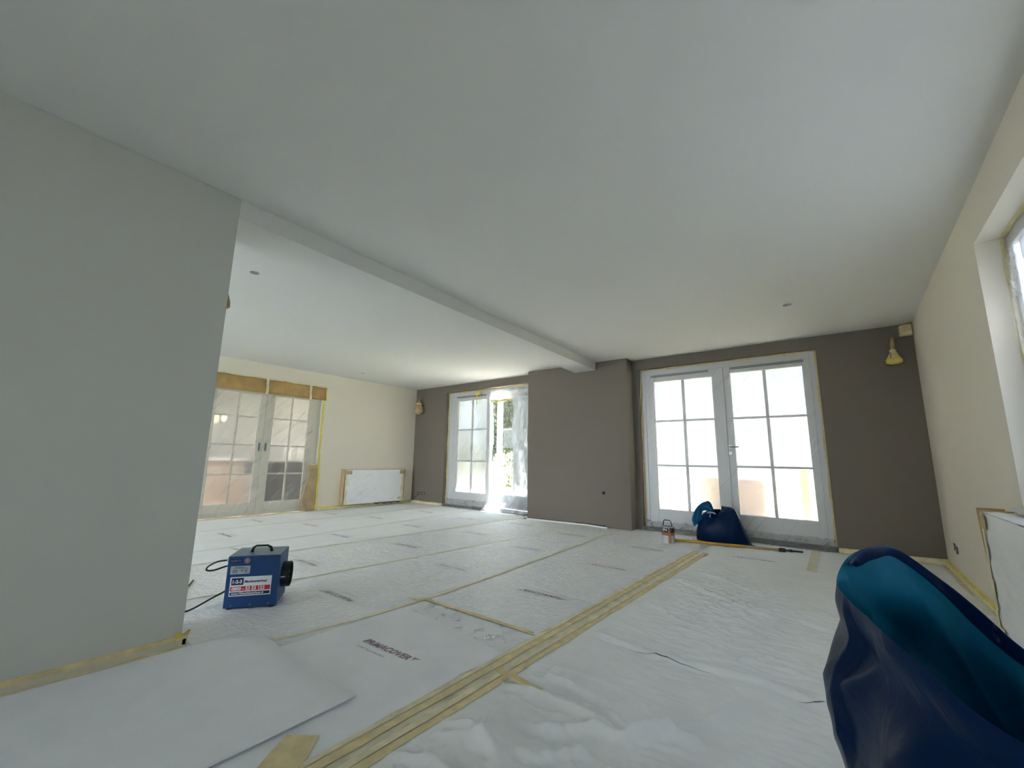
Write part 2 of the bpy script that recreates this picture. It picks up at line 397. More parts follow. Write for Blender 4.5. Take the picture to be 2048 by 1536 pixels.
# baseboards with tape along their tops
def baseboard(name, label, f, s0, s1, facem, topm, h=0.045, t=0.02):
    b = MB(); b.box(0, t, s0, s1, 0.001, h, f=lambda d, s, z: f(s, d, z))
    o = struct(b.build(name, facem), label, 'baseboard')
    b = MB(); n = max(2, int((s1 - s0) / 0.25)); pts = []
    for i in range(n):
        a0, a1 = s0 + (s1 - s0) * i / n, s0 + (s1 - s0) * (i + 1) / n
        j0, j1 = 0.004 * math.sin(a0 * 9), 0.004 * math.sin(a1 * 9)
        b.add([f(a0, t + 0.001 + 0.0, h + 0.001), f(a1, t + 0.001, h + 0.001), f(a1, 0.001, h + 0.010 + j1), f(a0, 0.001, h + 0.010 + j0),
               f(a0, t + 0.0015, h - 0.010 + j0), f(a1, t + 0.0015, h - 0.010 + j1)], [(0, 1, 2, 3), (4, 5, 1, 0)])
    b.build('top_tape', topm, o)
    b = MB()
    for i in range(n):
        a0, a1 = s0 + (s1 - s0) * i / n, s0 + (s1 - s0) * (i + 1) / n
        j0, j1 = 0.006 * math.sin(a0 * 7 + 1), 0.006 * math.sin(a1 * 7 + 1)
        b.add([f(a0, t + 0.0005, 0.010), f(a1, t + 0.0005, 0.010), f(a1, t + 0.004, 0.0035), f(a0, t + 0.004, 0.0035), f(a1, t + 0.035 + j1, 0.003), f(a0, t + 0.035 + j0, 0.003)], [(0, 1, 2, 3), (3, 2, 4, 5)])
    b.build('floor_tape', M['tape'] if topm is M['tape'] else M['tapepale'], o)
    return o
def WP(s, d, z): return (XL1 + d, s, z)
def WBk(s, d, z): return (s, YB - d, z)
baseboard('baseboard_partition', 'low pale baseboard edged with masking tape along the partition wall', WP, YS, YL1 + 0.015, M['cream'], M['tape'])
baseboard('baseboard_left', 'low taped baseboard below the wrapped radiator on the left wall', WL, DY1 + 0.06, YB - 0.03, M['tapepale'], M['tapeyel'])
baseboard('baseboard_right', 'low yellow taped baseboard along the right wall', WR, YS, YB - 0.03, M['tapepale'], M['tapeyel'])
baseboard('baseboard_back', 'low taped baseboard on the back wall in the right corner', WBk, FR1 + 0.01, XR - 0.001, M['tapepale'], M['tapepale'])
baseboard('baseboard_corner', 'low taped baseboard on the back wall in the far left corner', WBk, XL2 + 0.001, FL0 - 0.01, M['tapepale'], M['tapepale'])
def WE(s, d, z): return (s, YL1 + d, z)
b = MB(); b.box(XL1 - PT, XL1 + 0.02, YL1 + 0.0, YL1 + 0.02, 0.001, 0.045)
o = b.build('baseboard_end', M['cream']); struct(o, 'short baseboard round the free end of the partition wall', 'baseboard')
b = MB(); b.grid(lambda u, v: (XL1 + 0.024 - 0.05 * (1 - v) * u, YL1 - 0.035 + 0.065 * u, 0.02 + 0.055 * v + 0.008 * math.sin(9 * u)), 6, 4)
lab(b.build('tape_wad', M['tapeyel'], o, smooth=True), 'crumpled yellow tape over the corner')

# ---------------------------------------------------------------- glazed doors
def pane_obj(parent, f, x0, x1, y, z0, z1, m, t=0.006):
    b = MB(); vs = [(x, yy, z) for x in (x0, x1) for yy in (y, y + t) for z in (z0, z1)]
    vs = [f(*p) for p in vs]
    b.add(vs, [(0, 1, 5, 4)], 0)                                   # room side carries the milky film
    b.add(vs, [(2, 3, 7, 6), (0, 1, 3, 2), (4, 5, 7, 6), (0, 2, 6, 4), (1, 3, 7, 5)], 1)
    return b.build('pane', [m, M['clear']], parent)

def leaf(parent, f, x0, x1, z0, z1, gx0, gx1, gz0, gz1, vx, hz, y, wood, panem, mw=0.034, mh=0.026, dp=0.05, name='door_leaf', pane_for=None):
    lo = empty(name, f((x0 + x1) / 2, y, z0)); lo.location = Vector(lo.location) - ORG[parent.name]; lo.parent = parent
    # rails and stiles: sub-parts
    b = MB(); b.box(x0, gx0, y, y + dp, z0, z1, f=f); b.build('stile', wood, lo, bevel=0.004)
    b = MB(); b.box(gx1, x1, y, y + dp, z0, z1, f=f); b.build('stile', wood, lo, bevel=0.004)
    b = MB(); b.box(gx0, gx1, y, y + dp, gz1, z1, f=f); b.build('rail', wood, lo, bevel=0.004)
    b = MB(); b.box(gx0, gx1, y, y + dp, z0, gz0, f=f); b.box(gx0 - 0.02, gx1 + 0.02, y - 0.006, y, z0 + 0.06, z0 + 0.075, f=f); b.build('rail', wood, lo, bevel=0.004)
    b = MB(); b.box(vx - mw / 2, vx + mw / 2, y + 0.008, y + dp - 0.008, gz0, gz1, f=f); b.build('muntin', wood, lo, bevel=0.003)
    for h in hz:
        b = MB(); b.box(gx0, gx1, y + 0.010, y + dp - 0.010, h - mh / 2, h + mh / 2, f=f); b.build('muntin', wood, lo, bevel=0.003)
    rows = [gz0] + list(hz) + [gz1]
    k = 0
    for i in range(len(rows) - 1):
        for (a, c) in ((gx0, vx), (vx, gx1)):
            pm = pane_for(k) if pane_for else panem
            pane_obj(lo, f, a, c, y + dp * 0.5, rows[i], rows[i + 1], pm); k += 1
    return lo
ID = lambda x, y, z: (x, y, z)
FY = YB + 0.10
def door_frame(parent, x0, x1, f=ID, mull=None, vents=()):
    b = MB()
    b.box(x0, x0 + 0.075, FY, FY + 0.10, 0.04, ZD - 0.001, f=f); b.box(x1 - 0.075, x1, FY, FY + 0.10, 0.04, ZD - 0.001, f=f)
    b.box(x0 + 0.075, x1 - 0.075, FY, FY + 0.10, ZD - 0.09, ZD - 0.001, f=f)
    b.build('frame', M['white'], parent, bevel=0.004)
    b = MB(); b.box(x0, x1, YB + 0.005, FY + 0.16, 0.0, 0.045, f=f); lab(b.build('sill', M['threshold'], parent), 'dark stone sill under clear plastic')
    for (a, c) in vents:
        b = MB()
        for z in (2.312, 2.330): b.box(a, c, FY - 0.008, FY + 0.006, z, z + 0.008, f=f)
        lab(b.build('vent_groove', mat('vent_shadow', (0.16, 0.17, 0.18), 0.6), parent), 'ventilation grooves, shade painted as grey strips')  # raised grey strips stand for the shade in the grooves
def reveal_tape(parent, x0, x1, m, w=0.02, top=True):
    b = MB(); n = 24
    for xs, sg in ((x0, 1), (x1, -1)):
        for i in range(n):
            za, zb = ZD * i / n, ZD * (i + 1) / n
            wa, wb = w * (1 + 0.35 * math.sin(za * 11 + xs)), w * (1 + 0.35 * math.sin(zb * 11 + xs))
            b.add([(xs + sg * 0.001, FY - wa, za), (xs + sg * 0.001, FY - wb, zb), (xs + sg * 0.001, FY - 0.002, zb), (xs + sg * 0.001, FY - 0.002, za),
                   (xs + sg * wa, FY - 0.002, za), (xs + sg * wb, FY - 0.002, zb)], [(0, 1, 2, 3), (3, 2, 5, 4)])
    if top:
        for i in range(n):
            xa, xb = x0 + (x1 - x0) * i / n, x0 + (x1 - x0) * (i + 1) / n
            wa, wb = w * (1 + 0.5 * math.sin(xa * 13)), w * (1 + 0.5 * math.sin(xb * 13))
            b.add([(xa, FY - wa, ZD - 0.001), (xb, FY - wb, ZD - 0.001), (xb, FY - 0.002, ZD - 0.002), (xa, FY - 0.002, ZD - 0.002), (xb, FY - 0.002, ZD - wb), (xa, FY - 0.002, ZD - wa)], [(0, 1, 2, 3), (3, 2, 4, 5)])
    lab(b.build('edge_tape', m, parent), 'yellow masking tape along the frame edge')

# door_1: right double door, closed
d1 = struct(empty('door_1', ((FL1 + FR1) / 2, FY, 0)), 'right white double garden door, twelve milky panes, closed', 'door')
door_frame(d1, FL1 + 0.0006, FR1 - 0.0006, vents=((-2.14, -1.30), (-1.02, -0.17)))
leaf(d1, ID, -2.2305, -1.129, 0.046, 2.355, -2.100, -1.262, 0.310, 2.238, -1.668, (0.950, 1.620), FY + 0.005, M['white'], M['pane_door1'])
lf = leaf(d1, ID, -1.125, -0.1078, 0.046, 2.355, -1.025, -0.190, 0.320, 2.260, -0.614, (0.955, 1.618), FY + 0.005, M['white'], M['pane_door1'])
b = MB(); b.box(-1.145, -1.109, FY - 0.012, FY + 0.004, 0.06, 2.35); b.build('astragal', M['white'], lf, bevel=0.004)
b = MB(); b.tube([(-1.085, FY - 0.0, 1.222), (-1.085, FY - 0.05, 1.222), (-1.03, FY - 0.055, 1.222), (-0.975, FY - 0.05, 1.222)], 0.009)
b.lathe([(0.024, 0), (0.024, -0.012)], (-1.085, FY + 0.003, 1.222), ax='y'); lab(b.build('handle', M['steel'], lf, smooth=False), 'steel lever handle')
b = MB(); b.lathe([(0.022, 0), (0.022, -0.010)], (-1.085, FY + 0.003, 1.138), ax='y'); lab(b.build('keyhole', M['steel'], lf), 'round steel keyhole plate')
reveal_tape(d1, FL1, FR1, M['tape'])

# door_2: left double door, right leaf ajar outwards
d2 = struct(empty('door_2', ((FL0 + FR0) / 2, FY, 0)), 'left white double garden door with its right leaf ajar', 'door')
door_frame(d2, FL0 + 0.0006, FR0 - 0.0006, vents=((-6.40, -5.56),))
leaf(d2, ID, -6.5646, -5.424, 0.046, 2.355, -6.368, -5.532, 0.315, 2.245, -5.951, (0.952, 1.612), FY + 0.005, M['white'], M['pane_door2'])
hx, hy, ang = -4.40, FY + 0.06, math.radians(-9)
def RLEAF(x, y, z):
    dx, dy = x - hx, y - (FY + 0.06)
    return (hx + dx * math.cos(ang) - dy * math.sin(ang), hy + dx * math.sin(ang) + dy * math.cos(ang), z)
leaf(d2, RLEAF, -5.395, hx, 0.06, 2.345, -5.27, -4.50, 0.32, 2.235, -4.885, (0.955, 1.612), FY + 0.01, M['white'], M['pane_open'], pane_for=lambda k: M['pane_open'] if k % 2 == 0 else M['pane_door2'])
reveal_tape(d2, FL0, FR0, M['tape'])

# door_3: cream glazed sliding doors in the left wall
d3 = struct(empty('door_3', WL(3.1, -0.1, 0)), 'cream glazed double sliding doors in the left wall', 'door')
SL = lambda s, d, z: WL(s, -d, z)         # local: along the wall, into the wall, up
b = MB(); b.box(DY0, DY0 + 0.03, 0.0, 0.2, 0.0, DZT - 0.001, f=SL); b.box(DY1 - 0.03, DY1, 0.0, 0.2, 0.0, DZT - 0.001, f=SL); b.box(DY0 + 0.03, DY1 - 0.03, 0.0, 0.2, DZT - 0.04, DZT - 0.001, f=SL)
b.build('frame', M['cream'], d3, bevel=0.003)
for (s0, s1, g0, g1, vx) in ((DY0 + 0.035, 3.098, 2.34, 2.998, 2.670), (3.102, DY1 - 0.035, 3.235, 3.850, 3.545)):
    l3 = leaf(d3, SL, s0, s1, 0.01, 2.27, g0, g1, 0.215, 2.055, vx, (0.685, 1.175, 1.650), 0.045, M['cream'], M['pane_inner'], mw=0.03, mh=0.026, dp=0.04)
    hs = 3.050 if s0 < 3 else 3.152
    b = MB(); b.box(hs - 0.024, hs + 0.024, 0.040, 0.046, 1.07, 1.225, f=SL); hp = lab(b.build('handle_plate', M['plate'], l3), 'grey flush pull')
    b = MB(); b.box(hs - 0.010, hs + 0.010, 0.0385, 0.041, 1.085, 1.21, f=SL); b.build('grip', M['socket'], l3)

# masking on door_3: kraft paper band, tape, lower paper, plastic
def rough_strip(s0, s1, z0, z1, d, m, name, parent=None, n=16, vertical=False, jit=0.005, f=WL, org=None):
    b = MB(); r = random.Random(int((s0 + z0) * 100))
    if vertical:
        for i in range(n):
            a, c = z0 + (z1 - z0) * i / n, z0 + (z1 - z0) * (i + 1) / n
            ja, jc = jit * math.sin(a * 17 + s0), jit * math.sin(c * 17 + s0)
            b.add([f(s0 + ja, d, a), f(s1 + ja, d, a), f(s1 + jc, d, c), f(s0 + jc, d, c)], [(0, 1, 2, 3)])
    else:
        for i in range(n):
            a, c = s0 + (s1 - s0) * i / n, s0 + (s1 - s0) * (i + 1) / n
            ja, jc = jit * math.sin(a * 13 + z0), jit * math.sin(c * 13 + z0)
            b.add([f(a, d, z0 + ja), f(c, d, z0 + jc), f(c, d, z1 + jc), f(a, d, z1 + ja)], [(0, 1, 2, 3)])
    return b.build(name, m, parent, org=org, solid=0.0012)
# kraft band: slightly billowed
b = MB()
def band(u, v):
    s = 2.0 + (4.145 - 2.0) * u; z = 2.078 + (2.34 - 2.078) * v
    return WL(s, 0.008 + 0.010 * (1 - v) * (1 + math.sin(s * 9)) * 0.5 + 0.003 * math.sin(s * 31 + v * 5), z)
b.grid(band, 60, 6)
pb = tag(b.build('paper_band', M['kraft'], smooth=True, solid=0.001), 'wide brown paper band taped across the top of the sliding doors', 'masking paper')
rough_strip(2.0, 4.155, 2.325, 2.352, 0.012, M['tapepale'], 'tape_strip', pb)
for s in (3.03, 3.80): rough_strip(s, s + 0.045, 2.06, 2.33, 0.024, M['tapepale'], 'tape_strip', pb, n=4, vertical=True)
rough_strip(4.135, 4.155, 2.07, 2.33, 0.013, M['tapeyel'], 'tape_strip', pb, n=4, vertical=True)
# corner sheet of paper
b = MB()
def lowpaper(u, v):
    s0 = 3.885 - 0.03 * math.sin(v * 6) - 0.05 * (1 - v) ** 2; s = s0 + (4.120 - s0) * u; z = 0.004 + 0.835 * v
    return WL(s, 0.010 + 0.03 * (1 - u) * (1 - v) + 0.008 * math.sin(v * 17 + u * 6) * (1 - u), z)
b.grid(lowpaper, 8, 24)
lp = tag(b.build('paper_guard', M['kraftpale'], smooth=True, solid=0.001), 'narrow brown paper guard taped low beside the sliding door frame', 'masking paper')
rough_strip(4.105, 4.140, 0.0, 0.86, 0.014, M['tapeyel'], 'tape_strip', lp, vertical=True)
rough_strip(3.88, 4.12, 0.825, 0.85, 0.022, M['tapepale'], 'tape_strip', lp, n=4)
o = rough_strip(4.075, 4.125, 0.84, 2.08, 0.003, M['tapeyel'], 'masking_tape', vertical=True)
tag(o, 'long bright yellow tape strip up the sliding door frame edge', 'tape')
o = rough_strip(4.060, 4.078, 0.84, 2.08, 0.0045, M['sticker'], 'masking_tape', vertical=True); tag(o, 'thin white tape line beside the bright yellow door tape', 'tape')
b = MB()
b.grid(lambda u, v: WL(2.0 + 1.93 * u, 0.012 + 0.012 * math.sin(u * 23 + v * 7) * (1 - v * 0.7) + (0.06 * (1 - v) ** 4), 0.02 + 2.06 * v), 40, 24)
tag(b.build('plastic_sheet', M['film_inner'], smooth=True), 'clear plastic sheet hanging over the cream sliding doors', 'plastic sheet')
o = rough_strip(2.0, 3.90, 0.0, 0.022, 0.075, M['tape'], 'masking_tape'); tag(o, 'yellow tape along the floor below the sliding doors', 'tape')

# plastic over the garden doors
b = MB()
b.grid(lambda u, v: (-2.215 + 2.13 * u, FY - 0.030 - 0.008 * math.sin(u * 40 + v * 15) * (1 - v), 0.05 + 2.30 * v), 40, 30)
tag(b.build('plastic_sheet', M['film_door'], smooth=True), 'clear plastic sheet with diagonal creases over the closed right garden door', 'plastic sheet')
b = MB()
b.grid(lambda u, v: (-6.50 + 1.08 * u, FY - 0.030 - 0.006 * math.sin(u * 30 + v * 15) * (1 - v), 0.05 + 2.28 * v), 20, 24)
tag(b.build('plastic_sheet', M['film_door'], smooth=True), 'clear plastic sheet over the closed leaf of the left garden door', 'plastic sheet')
# torn sheet over the open leaf: everything but a ragged hole
def torn():
    b = MB(); nx, nz = 44, 90
    x0, x1, z0, z1 = -5.415, -4.36, 0.03, 2.40
    def P(i, j):
        x = x0 + (x1 - x0) * i / nx; z = z0 + (z1 - z0) * j / nz
        sag = 0.03 * math.sin(x * 19 + z * 3) * max(0, 1 - abs(z - 0.3)) + 0.05 * math.exp(-((z - 2.2) / 0.07) ** 2) + 0.13 * math.exp(-(z / 0.22) ** 2)
        return (x, FY - 0.045 - sag + 0.01 * noise.noise(Vector((x * 9, z * 5, 1))), z)
    vs = [P(i, j) for j in range(nz + 1) for i in range(nx + 1)]
    fs = []
    for j in range(nz):
        for i in range(nx):
            x = x0 + (x1 - x0) * (i + .5) / nx; z = z0 + (z1 - z0) * (j + .5) / nz
            hr = -4.83 + 0.02 * math.sin(z * 7); hl = -5.31 + 0.02 * math.sin(z * 5)
            if hl < x < hr and 0.50 + 0.03 * math.sin(x * 20) < z < 2.155 + 0.02 * math.sin(x * 14): continue
            fs.append((j * (nx + 1) + i, j * (nx + 1) + i + 1, (j + 1) * (nx + 1) + i + 1, (j + 1) * (nx + 1) + i))
    b.add(vs, fs); return b.build('torn_plastic_sheet', M['film_bright'], smooth=True)
ts = tag(torn(), 'torn sunlit plastic sheet hanging in the opened left garden doorway', 'plastic sheet')
b = MB(); b.grid(lambda u, v: (-5.33 + 0.52 * u, FY - 0.10 + 0.01 * math.sin(u * 9), 2.145 + 0.03 * v + 0.012 * math.sin(u * 11)), 10, 2)
lab(b.build('tape_patch', M['tapeyel'], ts, solid=0.001), 'yellow tape along the top of the tear')
b = MB(); b.grid(lambda u, v: (-4.93 + 0.13 * u, FY - 0.10, 0.49 + 0.035 * v + 0.01 * math.sin(u * 5)), 4, 2)
lab(b.build('tape_patch', M['tapeyel'], ts, solid=0.001), 'yellow tape at the foot of the tear')
b = MB(); b.grid(lambda u, v: (-5.80 + 0.03 * u, FY - 0.04, 2.14 + 0.20 * v), 1, 3); b.grid(lambda u, v: (-5.84 + 0.16 * u, FY - 0.041, 2.335 + 0.06 * v + 0.01 * math.sin(u * 9)), 4, 1)
tag(b.build('masking_tape', M['tapeyel'], solid=0.001), 'short yellow tape cross on the top of the left door leaf', 'tape')
# bunched plastic along both sills
def bunched(x0, x1, label, seed, z1=0.12, dep=0.22, thick=0.012):
    def P(u, v):
        x = x0 + (x1 - x0) * u; t = v
        y = YB + 0.095 - dep * t; z = z1 * (1 - t) ** 1.6 + 0.012
        w = noise.noise(Vector((x * 9 + seed, t * 4, seed))) * 0.022 + noise.noise(Vector((x * 25, t * 9 + seed, 0))) * 0.010
        return (x, y + w * 0.6, max(0.006, z + w * (1.1 - t * 0.6)))
    b = MB(); b.grid(P, int((x1 - x0) * 55), 16)
    return tag(b.build('bunched_plastic', M['film_sill'], smooth=True), label, 'plastic sheet')
M['film_sill'] = film_mat('sill_film', 0.25, 0.45, scale=(3, 3, 3), nscale=6, col=(0.62, 0.64, 0.66), grough=0.18)
bunched(-2.29, -0.045, 'crumpled clear plastic bunched on the dark sill of the right garden door', 3)
bunched(-6.60, -4.37, 'crumpled clear plastic bunched on the sill of the left garden door', 9, z1=0.15, dep=0.26)

# window_1 in the right wall
w1 = struct(empty('window_1', WR((WY0 + WY1) / 2, -0.14, WZ0)), 'recessed window in the right wall covered with milky plastic', 'window')
SR = lambda s, d, z: WR(s, -d, z)
b = MB()
b.box(WY0, WY1, 0.125, 0.20, WZ0, WZ0 + 0.07, f=SR); b.box(WY0, WY1, 0.125, 0.20, WZ1 - 0.07, WZ1, f=SR)
b.box(WY0, WY0 + 0.07, 0.125, 0.20, WZ0 + 0.07, WZ1 - 0.07, f=SR); b.box(WY1 - 0.07, WY1, 0.125, 0.20, WZ0 + 0.07, WZ1 - 0.07, f=SR)
b.build('frame', M['white'], w1, bevel=0.004)
for i in range(3):
    a = WY0 + 0.07 + (WY1 - WY0 - 0.14) * i / 3; c = WY0 + 0.07 + (WY1 - WY0 - 0.14) * (i + 1) / 3
    pane_obj(w1, SR, a + 0.02, c - 0.02, 0.15, WZ0 + 0.07, WZ1 - 0.07, M['pane_window'])
    if i: b = MB(); b.box(a - 0.02, a + 0.02, 0.13, 0.19, WZ0 + 0.07, WZ1 - 0.07, f=SR); b.build('mullion', M['white'], w1, bevel=0.003)
b = MB(); b.box(WY0 - 0.03, WY1 + 0.03, -0.03, 0.125, WZ0 - 0.03, WZ0, f=SR); b.build('sill', M['white'], w1, bevel=0.004)
b = MB(); b.grid(lambda u, v: SR(WY1 - 0.005 - 2.5 * u, 0.118 - 0.025 * math.sin(v * math.pi) - 0.006 * math.sin(u * 60 + v * 9), WZ0 + 0.01 + (WZ1 - WZ0 - 0.015) * v), 60, 16)
tag(b.build('plastic_sheet', film_mat('window_film', 0.30, 0.3, scale=(1, 5, 1.4), rot=(0.8, 0, 0), nscale=2.0), smooth=True), 'creased plastic sheet taped over the right wall window', 'plastic sheet')
b = MB(); b.grid(lambda u, v: SR(WY1 - 0.0025, 0.100 + 0.020 * u + 0.004 * math.sin(v * 20), WZ0 + 0.004 + (WZ1 - WZ0 - 0.01) * v), 1, 20)
tag(b.build('masking_tape', M['tape'], solid=0.001), 'upright yellow tape edging the plastic in the right window recess', 'tape')
b = MB(); b.grid(lambda u, v: SR(WY1 - 0.02 - 2.2 * u, 0.098 + 0.022 * v, WZ1 - 0.0025), 10, 1)
tag(b.build('masking_tape', M['tape'], solid=0.001), 'level yellow tape along the top of the right window plastic', 'tape')
b = MB(); b.grid(lambda u, v: SR(WY1 + 0.035 - 0.16 * u, -0.034 + 0.10 * v * 0.3, WZ0 - 0.032 + 0.036 * v + 0.006 * math.sin(u * 8)), 6, 3)
tag(b.build('masking_tape', M['tape'], solid=0.001), 'curled yellow tape on the end of the right window sill', 'tape')

# ================================================================ FLOOR COVERINGS
def B0(y): return -1.405 + 0.025 * (y - 0.8)
def B1(y): return -2.40 if y < 3 else -2.40 - 0.055 * (y - 3)
def B2(y): return -3.58 + 0.098 * (y - 1.5)
def B3(y): return -4.64 + 0.075 * (y - 2)
def B4(y): return -5.30 - 0.07 * (y - 1.9)
def B5(y): return -6.62
def BL(y): return XL2 + AF * (YB - y) + 0.021
def BXR(y): return XR + AR * (YB - y) - 0.021
STR = {}
LOGOS = [(-1.825, 2.83), (-1.795, 3.93), (-1.80, 5.03), (-2.937, 1.82), (-2.88, 2.93), (-2.86, 4.09), (-2.87, 5.22), (-4.03, 2.14), (-3.975, 3.27), (-3.93, 4.40), (-3.92, 5.5)]
def crinkle(b, fl, fr, y0, y1, n=8):
    nx, ny = 84, int((y1 - y0) / 0.013)
    def P(u, v):
        y = y0 + (y1 - y0) * v; x = fl(y) + 0.001 + (fr(y) - fl(y) - 0.002) * u
        e = min(1, min(u, 1 - u) * 14, min(v, 1 - v) * 60)
        for (lx, ly) in LOGOS:
            dd = max(abs(x - lx) - 0.22, abs(y - ly) - 0.06)
            if dd < 0.05: e *= min(1, max(0, dd / 0.05))
        p = Vector((x * 15, y * 17, 0)); w = noise.noise_vector(p * 0.6) * 1.4
        a_ = 1 - abs(noise.noise(p + w)) * 2.2; c_ = 1 - abs(noise.noise(p * 2.3 + w)) * 2.2
        return (x, y, 0.0008 + e * (0.0030 * max(0, a_) ** 2 + 0.0016 * max(0, c_) ** 2))
    b.grid(P, nx, ny)
def cover(fl, fr, y0, y1, m, label, n=8, name='floor_cover_sheet', xr_clip=None):
    b = MB(); g = 0.0007; top = 0.0; bot = -0.005
    L_ = [(fl(y0 + (y1 - y0) * i / n) + g, y0 + (y1 - y0) * i / n) for i in range(n + 1)]
    R_ = [(fr(y0 + (y1 - y0) * i / n) - g, y0 + (y1 - y0) * i / n) for i in range(n + 1)]
    b.prism(R_ + L_[::-1], bot, top)
    if m is M['shiny']: crinkle(b, fl, fr, y0, y1)
    o = b.build(name, m, org=((fl(y1) + fr(y1)) / 2, (y0 + y1) / 2, 0))
    return tag(o, label, 'floor cover', group='protective felt sheets laid side by side')
YE = YB - 0.03
near = cover(B1, B0, YS, 2.155, M['cover'], 'nearest felt sheet printed upright, beside the broad taped seam')
mid = cover(B1, B0, 2.165, YE, M['shiny'], 'shiny felt sheet with maroon print, far side of the cross tape')
s2 = cover(B2, B1, YL1 + 0.04, YP - 0.03, M['shiny'], 'second felt sheet from the broad seam, running to the chimney breast')
s3 = cover(B3, B2, YL1 + 0.04, YP - 0.03, M['shiny'], 'third felt sheet, ending at the left half of the chimney breast')
s4 = cover(B4, B3, YS, YE, M['cover'], 'fourth felt sheet, leading to the open left garden door')
s5 = cover(B5, B4, YS, YE, M['cover'], 'fifth felt sheet, leading to the closed leaf of the left garden door')
s6 = cover(BL, B5, YS, YE, M['cover'], 'outermost felt sheet along the far left wall and radiator')
s7 = cover(B0, BXR, 4.9, YE, M['cover'], 'felt sheet before the right garden door, under bag and pole')
b = MB(); b.box(XL1 + 0.021, -2.41, YS, YL1 + 0.03, -0.005, 0.0)
s8 = tag(b.build('floor_cover_sheet', M['cover']), 'felt sheet strip under the loose sheet along the partition', 'floor cover', group='protective felt sheets laid side by side')

# printing on the felt
def logo(par, x, y, up=True, m=None, sc=1.0, z=0.0018):
    m = m or M['ink']
    if up: xd, yd = (1, 0.045, 0), (-0.045, 1, 0)
    else: xd, yd = (-1, -0.02, 0), (0.02, -1, 0)
    L_ = 0.40 * sc; xv = Vector(xd); yv = Vector(yd)
    o = Vector((x, y, z)) - xv * L_ / 2
    t = text('PRIMACOVER', 0.062, m, par, 'print', o, xd, yd, squash=0.95, bold=0.0018, italic=0.25)
    w = max(v.co.dot(xv) for v in t.data.vertices) - min(v.co.dot(xv) for v in t.data.vertices)
    k = (L_ - 0.045) / w; c0 = min(v.co.dot(xv.normalized()) for v in t.data.vertices)
    for v in t.data.vertices:
        d = v.co.dot(xv.normalized()) - c0; v.co += xv.normalized() * (d * (k - 1))
    e = o + xv * (L_ - 0.035)
    b = MB(); b.add([e + yv * 0.045, e + xv * 0.05 + yv * 0.045, e + xv * 0.012 + yv * 0.012, e + xv * 0.02 + yv * 0.032], [(0, 1, 3), (0, 3, 2)])
    b.build('print', m, par)
    t2 = text('cover & protection', 0.030, M['ink'], par, 'print', o + yv * -0.055 + xv * 0.02, xd, yd, squash=0.95)
logo(near, -1.925, 1.485, True, M['maroon'])
logo(near, -1.93, 0.42, True)
for i, (x, y) in enumerate([(-1.825, 2.83), (-1.795, 3.93), (-1.80, 5.03)]): logo(mid, x, y, False, M['maroon'])
for x, y in [(-2.937, 1.82), (-2.88, 2.93), (-2.86, 4.09), (-2.87, 5.22)]: logo(s2, x, y, False)
for x, y in [(-4.03, 2.14), (-3.975, 3.27), (-3.93, 4.40), (-3.92, 5.5)]: logo(s3, x, y, False, M['maroon'] if abs(y - 3.27) < .1 else None)
for x, y in [(-5.03, 1.93), (-5.06, 3.09), (-5.03, 4.22), (-5.0, 5.35)]: logo(s4, x, y, False)
for x, y in [(-6.12, 2.15), (-6.13, 3.25), (-6.1, 4.35), (-6.1, 5.45)]: logo(s5, x, y, False)
for x, y in [(-7.1, 2.9), (-7.1, 4.1)]: logo(s6, x, y, False)
logo(s7, -0.75, 5.3, False)

# loose overlay sheet in the left foreground
def loose():
    edge = [(-2.745, 0.90), (-2.68, 1.09), (-2.56, 1.150), (-2.46, 1.156), (-2.30, 1.125), (-2.17, 1.135), (-2.04, 1.112), (-1.93, 1.135), (-1.83, 1.120), (-1.74, 1.140), (-1.656, 1.138)]
    b = MB(); N = 40; Mv = 60
    def ed(u):
        k = u * (len(edge) - 1); i = min(int(k), len(edge) - 2); t = k - i
        return (edge[i][0] + (edge[i + 1][0] - edge[i][0]) * t, edge[i][1] + (edge[i + 1][1] - edge[i][1]) * t)
    def P(u, v):
        ex, ey = ed(u); y = ey + (YS + 0.3 - ey) * v
        xl = -2.765 if y < 0.85 else ex
        x = ex if v < 0.02 else (ex * (1 - min(1, v * 8)) + (-2.765 + (-1.66 + 2.765) * u - (0.012 * v * u)) * min(1, v * 8))
        x = max(x, -2.765) if y < 0.87 else x
        z = 0.0075 + 0.006 * math.exp(-(v * 90)) * (0.5 + 0.5 * math.sin(u * 19)) + 0.0015 * (1 + noise.noise(Vector((x * 3, y * 3, 0)))) + 0.006 * math.exp(-((1 - u) * 25))
        return (x, y, z)
    b.grid(P, N, Mv); return b.build('loose_felt_sheet', M['sheet'], smooth=True, solid=0.003)
tag(loose(), 'loose white felt sheet with ragged end in the left foreground', 'floor cover')

# film over part of the near sheet
b = MB(); b.grid(lambda u, v: (-2.33 + 0.93 * u, 1.86 + 0.10 * (1 - u) + (0.30 - 0.1 * (1 - u)) * v, 0.0025 + 0.004 * abs(noise.noise(Vector((u * 12, v * 5, 3))))), 60, 16)
tag(b.build('plastic_offcut', M['film_floor'], smooth=True), 'clear plastic offcut lying crinkled next to the cross tape', 'plastic sheet')

